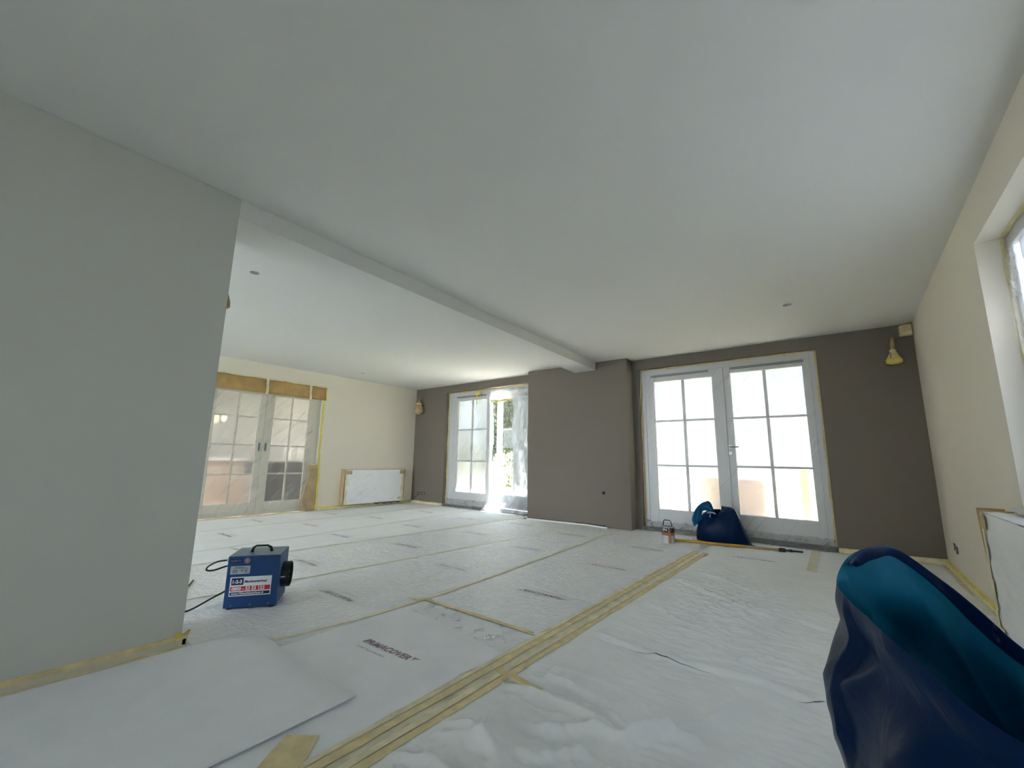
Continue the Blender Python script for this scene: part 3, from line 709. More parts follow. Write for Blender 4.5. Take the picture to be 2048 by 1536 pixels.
# drop cloths (wrinkled cotton)
POLY = dict(
    seam=([(-1.23, 2.35), (-0.91, 2.33), (-0.63, 2.32), (-0.33, 2.37), (-0.24, 2.34), (-0.07, 2.31), (0.4, 2.3)], 0.026, 0.018),
    f1=([(-1.28, 1.63), (-1.06, 1.62), (-0.88, 1.62), (-0.76, 1.60)], 0.030, 0.030),
    f2=([(-1.14, 1.87), (-0.93, 1.88), (-0.8, 1.89), (-0.70, 1.84)], 0.016, 0.022),
    f3=([(-1.1, 1.75), (-0.98, 1.77), (-0.85, 1.73), (-0.77, 1.67), (-0.66, 1.61), (-0.59, 1.69), (-0.49, 1.82), (-0.4, 2.05)], 0.026, 0.030),
    f4=([(-1.11, 1.36), (-0.91, 1.42), (-0.77, 1.56), (-0.67, 1.57), (-0.57, 1.72), (-0.46, 1.72)], 0.030, 0.030),
    f5=([(-1.15, 3.82), (-0.81, 3.57), (-0.5, 3.37), (-0.42, 3.36)], 0.018, 0.028),
    f5b=([(-1.10, 3.90), (-0.75, 3.66), (-0.45, 3.45), (-0.1, 3.34), (0.2, 3.3)], 0.014, 0.022),
    f6=([(-1.03, 4.21), (-0.78, 4.07), (-0.44, 3.8)], 0.014, 0.022),
    f7=([(-0.7, 2.43), (-0.47, 2.52), (-0.34, 2.69)], 0.012, 0.024),
    f9=([(-1.29, 1.27), (-1.15, 1.27), (-0.95, 1.22), (-0.8, 1.0)], 0.030, 0.032),
    f10=([(-1.23, 1.17), (-1.06, 1.24), (-0.87, 1.28), (-0.75, 1.42)], 0.022, 0.026),
    f11=([(-1.3, 1.02), (-1.1, 1.08), (-0.9, 1.02)], 0.028, 0.03),
    f12=([(-1.2, 3.1), (-1.0, 3.05), (-0.85, 2.9), (-0.7, 2.86)], 0.012, 0.02),
)
def segd(px, py, a, c):
    dx, dy = c[0] - a[0], c[1] - a[1]; t = max(0, min(1, ((px - a[0]) * dx + (py - a[1]) * dy) / (dx * dx + dy * dy)))
    return math.hypot(px - a[0] - t * dx, py - a[1] - t * dy)
def cloth_h(x, y):
    h = 0.0
    for k, (pl, amp, w) in POLY.items():
        if y < min(p[1] for p in pl) - 0.12 or y > max(p[1] for p in pl) + 0.12: continue
        wob = 0.012 * noise.noise(Vector((x * 7, y * 7, 2)))
        dmin = min(segd(x + wob, y + wob, pl[i], pl[i + 1]) for i in range(len(pl) - 1))
        if dmin < w * 3.5: h += 1.05 * amp * math.exp(-(dmin / (w * 0.72)) ** 2)
    near_ = math.exp(-((y - 1.25) / 0.65) ** 2) * math.exp(-((x + 1.0) / 0.6) ** 2)
    far_ = math.exp(-((y - 3.6) / 0.9) ** 2) * math.exp(-((x + 0.9) / 0.7) ** 2)
    a = 0.0055 + 0.011 * near_ + 0.012 * far_
    r1 = 1 - abs(noise.noise(Vector((x * 2.6, y * 3.4, 5.0)))) * 2
    r2 = 1 - abs(noise.noise(Vector((x * 5.5 + 3, y * 8.5, 1.0)))) * 2
    r3 = 1 - abs(noise.noise(Vector((x * 3, y * 17, 8.0)))) * 2
    h += a * (0.9 * max(0, r1) + 0.55 * max(0, r2) ** 2 + 0.3 * max(0, r3) ** 2)
    r4 = 1 - abs(noise.noise(Vector((x * 9 + 4, y * 22, 3.0)))) * 2.4
    r5 = 1 - abs(noise.noise(Vector((x * 16 + y * 6, y * 19 - x * 5, 6.0)))) * 2.4
    h += (0.0060 * max(0, r4) ** 1.5 + 0.0026 * max(0, r5)) * (0.7 + near_ + 0.9 * far_)
    bd = math.hypot(x - 0.235, y - 1.16)
    if bd < 0.42: h *= min(1, max(0.04, (bd - 0.30) / 0.12))
    return h
def clothmesh(y0, y1, z0, nx, ny, label, xr):
    b = MB()
    def P(u, v):
        y = y0 + (y1 - y0) * v; xl = B0(y) + 0.105; x = xl + (xr(y) - xl) * u
        e = min(1, min(u, 1 - u) * 14, )
        return (x, y, 0.003 + z0 + cloth_h(x, y) * max(0.12, e))
    b.grid(P, nx, ny); return tag(b.build('drop_cloth', M['cloth'], smooth=True), label, 'drop cloth')
clothmesh(-0.9, 2.31, 0.0, 190, 330, 'heavily rumpled white drop cloth in the foreground', BXR)
clothmesh(2.312, 5.02, 0.0, 160, 280, 'flatter wrinkled white drop cloth stretching towards the right garden door', BXR)

# ---------------------------------------------------------------- floor tapes
def ftape(pts, w, m, label, z=0.004, parent=None, seed=0, name='masking_tape', onto=None, jit=0.25):
    b = MB(); P = []
    for i in range(len(pts) - 1):
        a, c = Vector(pts[i]), Vector(pts[i + 1]); n = max(1, int((c - a).length / 0.06))
        for k in range(n): P.append(a.lerp(c, k / n))
    P.append(Vector(pts[-1])); L_ = []
    for i, p in enumerate(P):
        d = (P[min(i + 1, len(P) - 1)] - P[max(i - 1, 0)]).normalized(); nn = Vector((-d.y, d.x))
        ww = w * 0.5 * (1 + jit * noise.noise(Vector((p.x * 6 + seed, p.y * 6, seed))))
        hz = z + (onto(p.x, p.y) if onto else 0)
        L_.append((p + nn * ww, p - nn * ww, hz))
    for i in range(len(L_) - 1):
        (a0, b0, h0), (a1, b1, h1) = L_[i], L_[i + 1]
        b.add([(a0.x, a0.y, h0), (b0.x, b0.y, h0), (b1.x, b1.y, h1), (a1.x, a1.y, h1)], [(0, 1, 2, 3)])
    me = b.build(name, m, parent, solid=0.0008)
    if parent is None: tag(me, label, 'tape')
    return me
big = [(B0(y), y) for y in (0.80, 1.5, 2.4, 3.3, 4.3, 5.22)]
b = MB()
bt = ftape([(x + 0.02, y) for x, y in big], 0.17, M['tapefaint'] if 'tapefaint' in M else mat('thin_tape_wash', (0.70, 0.65, 0.48), 0.8, noise_amt=0.25, nscale=9), 'broad seam of overlapping masking tapes running across the floor to the can', z=0.0035, seed=1)
for (dx, w, m, sd) in ((-0.065, 0.026, M['tapepale'], 2), (-0.025, 0.040, M['tape'], 3), (0.045, 0.030, M['tapepale'], 4), (0.085, 0.034, M['tape'], 5)):
    ftape([(x + dx + 0.02, y) for x, y in big], w, m, '', z=0.0055 + 0.0006 * sd, parent=bt, seed=sd, name='tape_strip', jit=0.45)
ftape([(-2.50, 1.17), (-2.42, 1.58), (-2.385, 2.15)], 0.030, M['tapepale'], 'pale tape seam from the ragged sheet edge to the cross tape', seed=6, jit=0.6)
ftape([(-2.385, 2.15), (B1(3), 3.0), (B1(4.5), 4.5), (B1(5.9), 5.9)], 0.032, M['tapepale'], 'tape seam between shiny sheets, running on to the chimney breast', seed=7, z=0.005, jit=0.4)
ftape([(-2.43, 2.155), (-1.46, 2.165)], 0.035, M['tape'], 'short cross tape joining two felt sheets end to end', seed=8, z=0.0065)
ftape([(-2.50, 2.11), (-2.40, 2.12), (-2.36, 2.16)], 0.03, M['tapepale'], 'small tape stub at the crossing of the two seams', seed=9, z=0.0075)
ftape([(B2(y), y) for y in (1.0, 1.7, 2.6, 3.6, 4.6, 5.6, 6.05)], 0.026, M['tapepale'], 'thin tape seam passing just behind the blue heater', seed=10, jit=0.7)
ftape([(B3(y), y) for y in (1.2, 2.2, 3.2, 4.2, 5.2, 6.05)], 0.022, M['tapepale'], 'thin tape seam ending at the left edge of the chimney breast', seed=11, jit=0.5)
ftape([(B4(y), y) for y in (1.0, 2.2, 3.2, 4.2, 5.2, 6.2)], 0.014, M['tapepale'], 'faint thin tape seam ending before the left garden door', seed=12, jit=0.5)
ftape([(B5(y), y) for y in (1.4, 3.2, 4.2, 5.2, 6.2)], 0.012, M['tapepale'], 'faintest thin tape seam nearest the left wall', seed=13, jit=0.5)
ftape([(-1.30, 1.645), (-1.19, 1.640), (-1.07, 1.647)], 0.045, M['tape'], 'short tape stub holding the rumpled drop cloth to the seam', seed=14, onto=cloth_h, z=0.013)
ftape([(-1.595, 0.885), (-1.53, 0.80), (-1.49, 0.74)], 0.13, M['tape'], 'square tape patch at the near end of the broad seam', seed=15, z=0.007)
ftape([(-0.235, 6.24), (-0.245, 5.02)], 0.075, mat('faint_tape', (0.72, 0.68, 0.52), 0.8, noise_amt=0.1), 'wide faint tape strip in front of the right garden door', seed=16, z=0.006)
ftape([(-4.0, 6.08), (-2.5, 6.09)], 0.02, M['tapepale'], 'tape line along the floor before the chimney breast', seed=17, z=0.004)

# ================================================================ THINGS ON WALLS
# chimney hole
b = MB(); b.lathe([(0.024, -0.004), (0.024, 0.0), (0.020, 0.0), (0.019, 0.0005)], (-2.822, YP - 0.0005, 0.514), n=16, ax='y')
tag(b.build('cable_hole', M['dark']), 'small round black cable hole low on the chimney breast', 'hole')
# shade of the slot along the chimney foot, as black bars
e = tag(empty('floor_slot', (-3.4, YP - 0.03, 0)), 'gap shade drawn as black bars, with loose edging along the chimney breast foot', 'floor gap')
b = MB(); b.box(-3.30, -2.80, YP - 0.035, YP - 0.002, 0.004, 0.028); b.build('gap', M['dark'], e)
b = MB(); b.box(-4.15, -3.30, YP - 0.02, YP - 0.002, 0.004, 0.012); b.build('gap', M['dark'], e)
b = MB(); b.tube([(-4.2, YP - 0.10, 0.010), (-3.6, YP - 0.075, 0.012), (-3.1, YP - 0.07, 0.018), (-2.75, YP - 0.06, 0.010)], 0.012, n=6); lab(b.build('edging', M['sheet'], e), 'lifted white felt edge')
b = MB(); b.tube([(-4.25, YP - 0.12, 0.008), (-4.12, YP - 0.02, 0.010), (-3.9, YP - 0.05, 0.010)], 0.008, n=6); lab(b.build('trim_scrap', M['brown'], e), 'brown scrap of trim')

# wall sockets
def sockets(name, label, f, pts, sz=0.03, m=None):
    e = tag(empty(name, f(pts[0][0], 0.0, pts[0][1])), label, 'socket')
    for (s, z) in pts:
        b = MB(); b.box(s - sz, s + sz, 0.0005, 0.008, z - sz, z + sz, f=lambda s_, d, z_: f(s_, d, z_)); p = b.build('socket_insert', m or M['socket'], e, bevel=0.003)
        b = MB(); b.box(s - sz * .45, s + sz * .45, 0.008, 0.010, z - sz * .45, z + sz * .45, f=lambda s_, d, z_: f(s_, d, z_)); b.build('cover_plate', M['plate'], p)
sockets('wall_socket', 'three uncovered black sockets low in the far left corner', WBk, [(-7.44, 0.215), (-7.345, 0.218), (-7.24, 0.222)], 0.026, M['black'])
sockets('wall_socket', 'uncovered grey double socket low on the right wall', WR, [(5.81, 0.262), (5.72, 0.245)], 0.032)
b = MB(); b.tube([(-7.41, YB - 0.012, 0.20), (-7.50, YB - 0.02, 0.13), (-7.56, YB - 0.035, 0.09), (-7.60, YB - 0.08, 0.07)], 0.004, n=6)
tag(b.build('loose_cable', M['black']), 'thin black cable from the corner sockets to the baseboard', 'cable')

# downlight holes
hl = ['round ceiling downlight hole above the blue heater', 'round ceiling downlight hole before the right garden door', 'ceiling downlight hole above the left radiator', 'small faint ceiling hole nearest the far left corner']
for (x, y, r), l in zip(holes, hl):
    e = tag(empty('downlight_hole', (x, y, H)), l, 'downlight hole', group='open downlight holes in the ceiling')
    b = MB(); b.lathe([(r + 0.001, 0.001), (r + 0.001, 0.119)], (x, y, H), n=24, caps=False); b.build('rim', M['dark'], e)
    b = MB(); b.lathe([(r * 0.98, 0.085), (r * 0.98, 0.088)], (x, y, H), n=24); b.build('void', M['dark'], e)
    b = MB(); b.tube([(x - r * 0.3, y, H + 0.08), (x - r * 0.2, y - r * 0.3, H + 0.02), (x + r * 0.3, y - r * 0.2, H + 0.004), (x + r * 0.5, y + r * 0.1, H + 0.03)], r * 0.16, n=6)
    lab(b.build('lamp_cable', M['sticker'], e), 'white cable end')

# motion sensor wrapped in tape, upper right corner
b = MB(); cx, cy = XR - 0.035, YB - 0.0
pr = [(-0.085, -0.003), (-0.075, -0.055), (-0.03, -0.085), (0.02, -0.085), (0.030, -0.003)]
b.prism([(cx + x, cy + y - 0.02) for x, y in pr], 2.45, 2.575)
ms = tag(b.build('motion_sensor', M['tape'], bevel=0.008), 'corner motion sensor wrapped in yellow tape at the ceiling', 'sensor')
b = MB(); b.box(cx - 0.07, cx + 0.015, cy - 0.110, cy - 0.1055, 2.47, 2.485); b.build('tape_fold', M['tapepale'], ms)

# wrapped wall lights
def bell(name, x, y, ztop, zbot, w, label, paper=False):
    e = tag(empty(name, (x, y, zbot)), label, 'wall light'); h = ztop - zbot
    b = MB(); b.lathe([(w * .30, 0), (w * .46, 0.008), (w * .50, h * .08), (w * .49, h * .17), (w * .42, h * .20)], (x, y, zbot), n=20); b.build('shade', M['tapeyel'], e, smooth=True)
    b = MB(); b.lathe([(w * .42, h * .20), (w * .28, h * .34), (w * .20, h * .42), (w * .22, h * .50), (w * .10, h * .58)], (x, y, zbot), n=12); b.build('collar', M['tape'], e, smooth=True)
    b = MB(); b.tube([(x, y, zbot + h * .55), (x + .004, y + .01, zbot + h * .75), (x + 0.012, y + .03, zbot + h * .95), (x + .012, YB - 0.004 if not paper else y + .04, zbot + h)], [0.020, 0.022, 0.016, 0.014], n=8); lab(b.build('arm', M['kraftpale'], e, smooth=True), 'paper wrapped arm')
    for a in range(5):
        b = MB(); t = a * 1.25; b.tube([(x + w * .20 * math.cos(t), y + w * .2 * math.sin(t), zbot + h * .42), (x + w * .40 * math.cos(t + .4), y + w * .40 * math.sin(t + .4), zbot + h * .21)], 0.006, n=5); b.build('tape_strand', M['kraft'] if a % 2 else M['tapeyel'], e)
    b = MB(); b.lathe([(0.022, 0), (0.022, -0.012)], (x + .012, YB, ztop), ax='y', n=12)
    if not paper: lab(b.build('wall_rose', M['kraft'], e), 'dark wall rose')
    return e
bell('wall_light', 0.665, YB - 0.085, 2.450, 2.135, 0.145, 'tape wrapped wall light right of the right garden door')
# far-left one: paper bag shape
e = tag(empty('wall_light', (-7.44, YB - 0.08, 2.02)), 'paper wrapped wall light in the far left corner', 'wall light')
b = MB(); cx, cy = -7.45, YB - 0.085
b.lathe([(0.050, 0.0), (0.105, 0.045), (0.108, 0.10), (0.070, 0.235), (0.028, 0.30)], (cx, cy, 2.00), n=7); b.build('shade', M['kraftpale'], e)
b = MB(); b.lathe([(0.075, 0.225), (0.072, 0.24), (0.066, 0.26)], (cx, cy, 2.00), n=7, caps=False); b.build('tape_band', M['tapeyel'], e)
b = MB(); b.tube([(cx, cy, 2.29), (cx + .01, cy + .02, 2.36), (cx + .01, cy + .06, 2.42), (cx + .01, YB - .004, 2.40)], 0.012, n=6); b.build('arm', M['kraft'], e)
# on the partition end
e = tag(empty('wall_light', (-2.99, YL1 + 0.035, 1.90)), 'paper wrapped wall light peeping past the partition edge', 'wall light')
b = MB(); b.lathe([(0.022, 0.0), (0.038, 0.012), (0.036, 0.05), (0.024, 0.09), (0.012, 0.13)], (-3.01, YL1 + 0.040, 1.935), n=9); b.build('shade', M['kraft'], e)
b = MB(); b.tube([(-3.01, YL1 + 0.038, 2.06), (-3.01, YL1 + 0.03, 2.12), (-3.01, YL1 + 0.003, 2.13)], 0.010, n=6); b.build('arm', M['tape'], e)

# wrapped radiators
def radiator(f, s0, s1, z0, z1, dep, label, paper_near=True, gap=0.03):
    e = tag(empty('radiator', f((s0 + s1) / 2, 0.05, z0)), label, 'radiator')
    b = MB(); b.box(s0 + .01, s1 - .01, gap, dep - 0.004, z0 + .01, z1 - .008, f=f if False else (lambda s, d, z: f(s, d, z))); b.build('body', M['radwhite'], e, bevel=0.008)
    b = MB()
    b.grid(lambda u, v: f(s0 + (s1 - s0) * u, dep + 0.004 + 0.006 * noise.noise(Vector((u * 9, v * 5 + u * 5, 1))) + 0.010 * max(0, noise.noise(Vector((u * 14 - v * 9, v * 3, 4)))), z0 + (z1 - z0) * v), 90, 40)
    lab(b.build('plastic_wrap', M['film_rad'], e, smooth=True), 'creased white plastic over the front')
    b = MB(); b.grid(lambda u, v: f(s0 + (s1 - s0) * u, 0.004 + dep * v, z1 + 0.003 + 0.004 * noise.noise(Vector((u * 20, v * 3, 7)))), 60, 4)
    lab(b.build('top_wrap', M['film_rad'], e, smooth=True), 'plastic over the top')
    for k, (sa) in enumerate((s0, s1)):
        sg = -1 if sa == s0 else 1
        b = MB()
        b.grid(lambda u, v: f(sa + sg * (0.006 + 0.012 * math.sin(v * 5) * (1 - abs(u - .5)) + (0.03 * (v ** 3) if sg > 0 else 0.008)), 0.002 + (dep + 0.006) * u, z0 - 0.01 + (z1 - z0 + 0.02) * v), 6, 14)
        lab(b.build('side_paper', M['kraftpale'], e, smooth=True, solid=0.001), 'brown paper over the end')
        b = MB()
        b.grid(lambda u, v: f(sa - sg * (0.045 + 0.012 * math.sin(v * 21)) * u, dep + 0.012, z0 + (z1 - z0) * v), 2, 22)
        lab(b.build('edge_tape', M['tapepale'], e, solid=0.001), 'pale tape along the edge')
    for (s, z, w, h) in ((s0 + .07, z1 - .05, .13, .07), (s1 - .06, z1 - .05, .10, .08), (s0 + .05, (z0 + z1) / 2 + .05, .07, .03), (s1 - .1, z0 + .06, .08, .05), (s1 - .05, z0 + .25, .05, .16)):
        b = MB(); b.grid(lambda u, v: f(s - w / 2 + w * u, dep + 0.015 + .003 * math.sin(u * 9), z - h / 2 + h * v), 3, 2); b.build('tape_patch', M['kraftpale'] if z > z1 - .06 else M['tapepale'], e, solid=0.001)
    return e
r1 = radiator(WL, 4.60, 6.00, 0.075, 0.742, 0.135, 'long low radiator wrapped in white plastic on the left wall')
b = MB(); 
for k in range(7): b.tube([WL(5.35 + .09 * k, 0.05, 0.06), WL(5.40 + .09 * k, 0.075, 0.045 + 0.02 * (k % 2)), WL(5.46 + .09 * k, 0.06, 0.06)], 0.012, n=6)
lab(b.build('valve', M['brown'], r1), 'taped brown pipe fittings under the radiator')
radiator(WR, 1.75, 3.66, 0.06, 0.745, 0.13, 'large radiator wrapped in white plastic under the right window')
# flared paper at the near corner of the right radiator
b = MB(); b.grid(lambda u, v: WR(3.70 + 0.13 * math.sin(v * math.pi * 0.55) * (1 - 0.2 * u) * (0.3 + 0.7 * v) - 0.02, 0.13 - 0.11 * u, 0.16 + 0.60 * v), 5, 16)
tag(b.build('paper_flap', M['kraft'], smooth=True, solid=0.001), 'brown paper flap flaring off the right radiator corner', 'masking paper')

# ================================================================ HEATER
A = Vector((-3.2015, 1.150, 0.0)); ex = Vector((0.57620, 0.81731, 0)); ey = Vector((-0.81731, 0.57620, 0))   # along the front, into the depth
def HF(x, y, z): p = A + ex * x + ey * y; return (p.x, p.y, z)
ht = tag(empty('electric_heater', HF(0.156, 0.14, 0)), 'blue box shaped electric fan heater standing on the white floor', 'heater')
HW, HD, H0, H1 = 0.3116, 0.277, 0.014, 0.337
b = MB(); b.box(0, HW, 0, HD, H0, H1 - 0.004, f=HF); body = b.build('housing', M['blue'], ht, bevel=0.003)
b = MB(); b.box(0.002, HW - 0.002, 0.001, HD, H1 - 0.0035, H1, f=HF); lab(b.build('top_plate', M['bluegrey'], ht), 'grey blue top, paler than the housing')
for (x, y) in ((0.03, 0.03), (HW - 0.035, 0.03), (0.03, HD - 0.03), (HW - 0.035, HD - 0.03)):
    b = MB(); b.lathe([(0.018, 0.001), (0.020, 0.014)], HF(x, y, 0), n=12); b.build('foot', M['rubber'], ht)
b = MB(); b.tube([HF(0.105, 0.12, H1), HF(0.112, 0.12, H1 + 0.028), HF(0.130, 0.12, H1 + 0.040), HF(0.200, 0.12, H1 + 0.040), HF(0.222, 0.12, H1 + 0.028), HF(0.230, 0.12, H1)], [0.011, .009, .007, .007, .009, .011], n=8)
lab(b.build('handle', M['black'], ht, smooth=True), 'black carrying handle')
b = MB(); c = A + ex * HW + ey * 0.135 + Vector((0, 0, 0.178))
def ring(r, d, n=28): return [c + ex * d + (ey * math.cos(2 * math.pi * k / n) + Vector((0, 0, 1)) * math.sin(2 * math.pi * k / n)) * r for k in range(n)]
prof = [(0.083, 0.0), (0.083, 0.050), (0.080, 0.052), (0.077, 0.050), (0.077, 0.004), (0.001, 0.003)]
vs = [p for r, d in prof for p in ring(r, d)]; n = 28
b.add(vs, [(i * n + k, i * n + (k + 1) % n, (i + 1) * n + (k + 1) % n, (i + 1) * n + k) for i in range(len(prof) - 1) for k in range(n)])
duct = lab(b.build('air_outlet', M['black'], ht, smooth=False), 'round black air outlet')
b = MB()
for k in range(6):
    t = k * math.pi / 6; b.tube([c + ex * 0.03 + (ey * math.cos(t) + Vector((0, 0, 1)) * math.sin(t)) * 0.076, c + ex * 0.03 - (ey * math.cos(t) + Vector((0, 0, 1)) * math.sin(t)) * 0.076], 0.002, n=5)
b.build('grille', M['steel'], duct)
b = MB(); q0 = c - ey * 0.0835; b.add([q0 + ex * 0.002 + Vector((0, 0, .003)), q0 + ex * 0.03 + Vector((0, 0, .003)), q0 + ex * 0.03 - Vector((0, 0, .004)), q0 + ex * 0.002 - Vector((0, 0, .004))], [(0, 1, 2, 3)])
b.build('strap_mark', M['sticker'], duct, solid=0.0015)
zz = Vector((0, 0, 1))
def panel(x0, x1, z0, z1, m, name, par, d=-0.001, lbl=None):
    b = MB(); b.box(x0, x1, d, d + 0.0009, z0, z1, f=HF); o = b.build(name, m, par)
    if lbl: lab(o, lbl)
    return o
st = panel(0.026, 0.270, 0.086, 0.205, M['sticker'], 'rental_sticker', ht, lbl='white red and navy rental sticker')
panel(0.031, 0.265, 0.118, 0.146, M['red'], 'red_band', st, -0.0016)
panel(0.031, 0.265, 0.092, 0.111, M['navy'], 'navy_band', st, -0.0016)
panel(0.034, 0.104, 0.155, 0.199, M['navy'], 'number_badge', st, -0.0016)
def htext(body, x, z, size, m, par, **k): return text(body, size, m, par, 'lettering', HF(x, -0.0021, z), ex, zz, **k)
htext('1-2-3', 0.037, 0.166, 0.030, M['sticker'], st, bold=0.0012, squash=0.92)
htext('Machineverhuur', 0.109, 0.168, 0.0215, M['navy'], st, bold=0.0005, italic=0.2, squash=0.95)
htext('0800 - 53 53 123', 0.038, 0.1225, 0.029, M['sticker'], st, bold=0.0012, squash=0.97)
htext('www.123machineverhuur.nl', 0.040, 0.097, 0.0165, M['sticker'], st, bold=0.0006, squash=1.0)
pl = panel(0.020, 0.135, 0.223, 0.274, M['plate'], 'rating_plate', ht, lbl='grey rating plate')
for k, (x0, x1, z) in enumerate([(0.045, 0.10, 0.265), (0.035, 0.12, 0.258), (0.032, 0.065, 0.247), (0.032, 0.060, 0.240), (0.032, 0.062, 0.233), (0.080, 0.095, 0.247), (0.102, 0.120, 0.247), (0.080, 0.096, 0.240), (0.106, 0.118, 0.240), (0.106, 0.118, 0.232)]):
    panel(x0, x1, z, z + 0.0028, M['navy'], 'print_line', pl, -0.0016)
lb = panel(0.015, 0.085, 0.297, 0.320, M['navy'], 'name_plate', ht, lbl='small dark blue name plate')
htext('KL3000 TC', 0.018, 0.3035, 0.0125, M['plate'], lb)
b = MB(); cc = HF(0.113, -0.001, 0.306)
def disc(r0, r1, d, m, nm, par):
    b = MB(); n = 24; C0 = A + ex * 0.113 + zz * 0.306
    vs = []
    for r in (r0, r1):
        for k in range(n): vs.append(C0 - ey * d + (ex * math.cos(2 * math.pi * k / n) + zz * math.sin(2 * math.pi * k / n)) * r)
    b.add(vs, [(k, (k + 1) % n, n + (k + 1) % n, n + k) for k in range(n)]); return b.build(nm, m, par, solid=0.0006)
sw = lab(disc(0.0, 0.0175, 0.0010, mat('badge_pink', (0.60, 0.42, 0.45), 0.4), 'switch_badge', ht), 'round pale pink badge with dark ring')
disc(0.0105, 0.0145, 0.0018, M['navy'], 'badge_ring', sw); disc(0.003, 0.006, 0.0018, M['red'], 'badge_ring', sw)
for x in (0.045, 0.155, 0.265):
    b = MB(); P0 = A + ex * x - ey * 0.002 + zz * 0.030; b.tube([P0, P0 + ey * 0.004], 0.0035, n=8); b.build('screw', M['steel'], ht)
b = MB(); b.tube([HF(0.0, 0.06, 0.305), HF(-0.022, 0.06, 0.302)], [0.013, 0.010], n=10); lab(b.build('cable_gland', M['plate'], ht), 'grey cable gland')
def smoothpath(pts, n=6):
    P = [Vector(p) for p in pts]; out = []
    for i in range(len(P) - 1):
        p0, p1, p2, p3 = P[max(i - 1, 0)], P[i], P[i + 1], P[min(i + 2, len(P) - 1)]
        for k in range(n):
            t = k / n; out.append(0.5 * ((2 * p1) + (-p0 + p2) * t + (2 * p0 - 5 * p1 + 4 * p2 - p3) * t * t + (-p0 + 3 * p1 - 3 * p2 + p3) * t ** 3))
    out.append(P[-1]); return out
b = MB(); b.tube(smoothpath([HF(-0.02, 0.06, 0.302), HF(-0.075, 0.05, 0.297), HF(-0.125, 0.05, 0.270), HF(-0.135, 0.06, 0.245), HF(-0.105, 0.09, 0.235), HF(-0.05, 0.14, 0.245), HF(0.01, 0.20, 0.25), HF(-0.01, 0.30, 0.20), HF(-0.03, 0.33, 0.12), HF(-0.04, 0.20, 0.080), HF(-0.10, 0.10, 0.055), HF(-0.19, 0.04, 0.012), HF(-0.25, 0.02, 0.006), HF(-0.30, 0.06, 0.006), HF(-0.36, 0.30, 0.006), HF(-0.45, 0.8, 0.006)]), 0.0055, n=8)
lab(b.build('power_cable', M['rubber'], ht, smooth=True), 'black power cable looping to the left')

# ================================================================ PAINT CAN
cc = (-1.705, 5.56, 0.0); can = tag(empty('paint_can', cc), 'small paint can with copper band beside the yellow pole', 'paint can')
b = MB(); b.lathe([(0.072, 0.002), (0.074, 0.006), (0.074, 0.095), (0.074, 0.19), (0.074, 0.195)], cc, n=28); lab(b.build('can_body', M['canwhite'], can, smooth=False), 'white and silver body')
b = MB(); b.lathe([(0.0748, 0.098), (0.0748, 0.135)], cc, n=28, caps=False); lab(b.build('label_band', M['cancopper'], can), 'copper band')
b = MB(); b.lathe([(0.0748, 0.135), (0.0748, 0.185)], cc, n=28, caps=False); lb2 = lab(b.build('label_band', M['black'], can), 'black upper band')
ta = -1.25
b = MB()
for k in range(4):
    a0, a1 = ta + k * 0.11, ta + (k + 1) * 0.11
    b.add([(cc[0] + 0.0755 * math.cos(a0), cc[1] + 0.0755 * math.sin(a0), 0.01), (cc[0] + 0.0755 * math.cos(a1), cc[1] + 0.0755 * math.sin(a1), 0.01), (cc[0] + 0.0755 * math.cos(a1), cc[1] + 0.0755 * math.sin(a1), 0.185), (cc[0] + 0.0755 * math.cos(a0), cc[1] + 0.0755 * math.sin(a0), 0.185)], [(0, 1, 2, 3)])
lab(b.build('label_stripe', mat('can_stripe', (0.48, 0.20, 0.12), 0.4), can, solid=0.0006), 'upright copper stripe')
b = MB()
for (a0, a1, za, zb) in ((-2.35, -2.05, 0.155, 0.178), (-2.0, -1.75, 0.158, 0.178), (-1.68, -1.45, 0.155, 0.172), (-2.2, -1.9, 0.145, 0.150), (-0.9, -0.75, 0.15, 0.178)):
    b.add([(cc[0] + 0.0758 * math.cos(a), cc[1] + 0.0758 * math.sin(a), z) for a in (a0, a1) for z in (za, zb)], [(0, 1, 3, 2)])
b.build('label_print', M['canwhite'], lb2)
b = MB(); b.lathe([(0.078, 0.188), (0.080, 0.196), (0.078, 0.203), (0.066, 0.203), (0.064, 0.196)], cc, n=28, caps=False); lab(b.build('rim', M['steel'], can, smooth=True), 'steel rim')
b = MB(); b.lathe([(0.001, 0.197), (0.064, 0.198)], cc, n=28, caps=False); lab(b.build('lid', M['black'], can), 'dark lid')
b = MB(); b.tube([(cc[0] - 0.062, cc[1], 0.195), (cc[0] - 0.050, cc[1], 0.262), (cc[0] - 0.040, cc[1], 0.275), (cc[0] + 0.022, cc[1], 0.275), (cc[0] + 0.036, cc[1], 0.262), (cc[0] + 0.055, cc[1], 0.195)], 0.006, n=8); lab(b.build('handle', M['black'], can), 'black handle')
b = MB(); hp_ = [(cc[0] + 0.083 * math.cos(a), cc[1] + 0.083 * math.sin(a), 0.12 - 0.055 * math.sin((a + 2.9) / 2.6 * math.pi)) for a in [(-2.9 + 2.6 * k / 10) for k in range(11)]]
b.tube(hp_, 0.002, n=5); b.build('bail_wire', M['steel'], can)
b = MB(); b.box(cc[0] + 0.045, cc[0] + 0.062, cc[1] - 0.078, cc[1] - 0.058, 0.13, 0.19); b.build('bail_lug', M['black'], can)

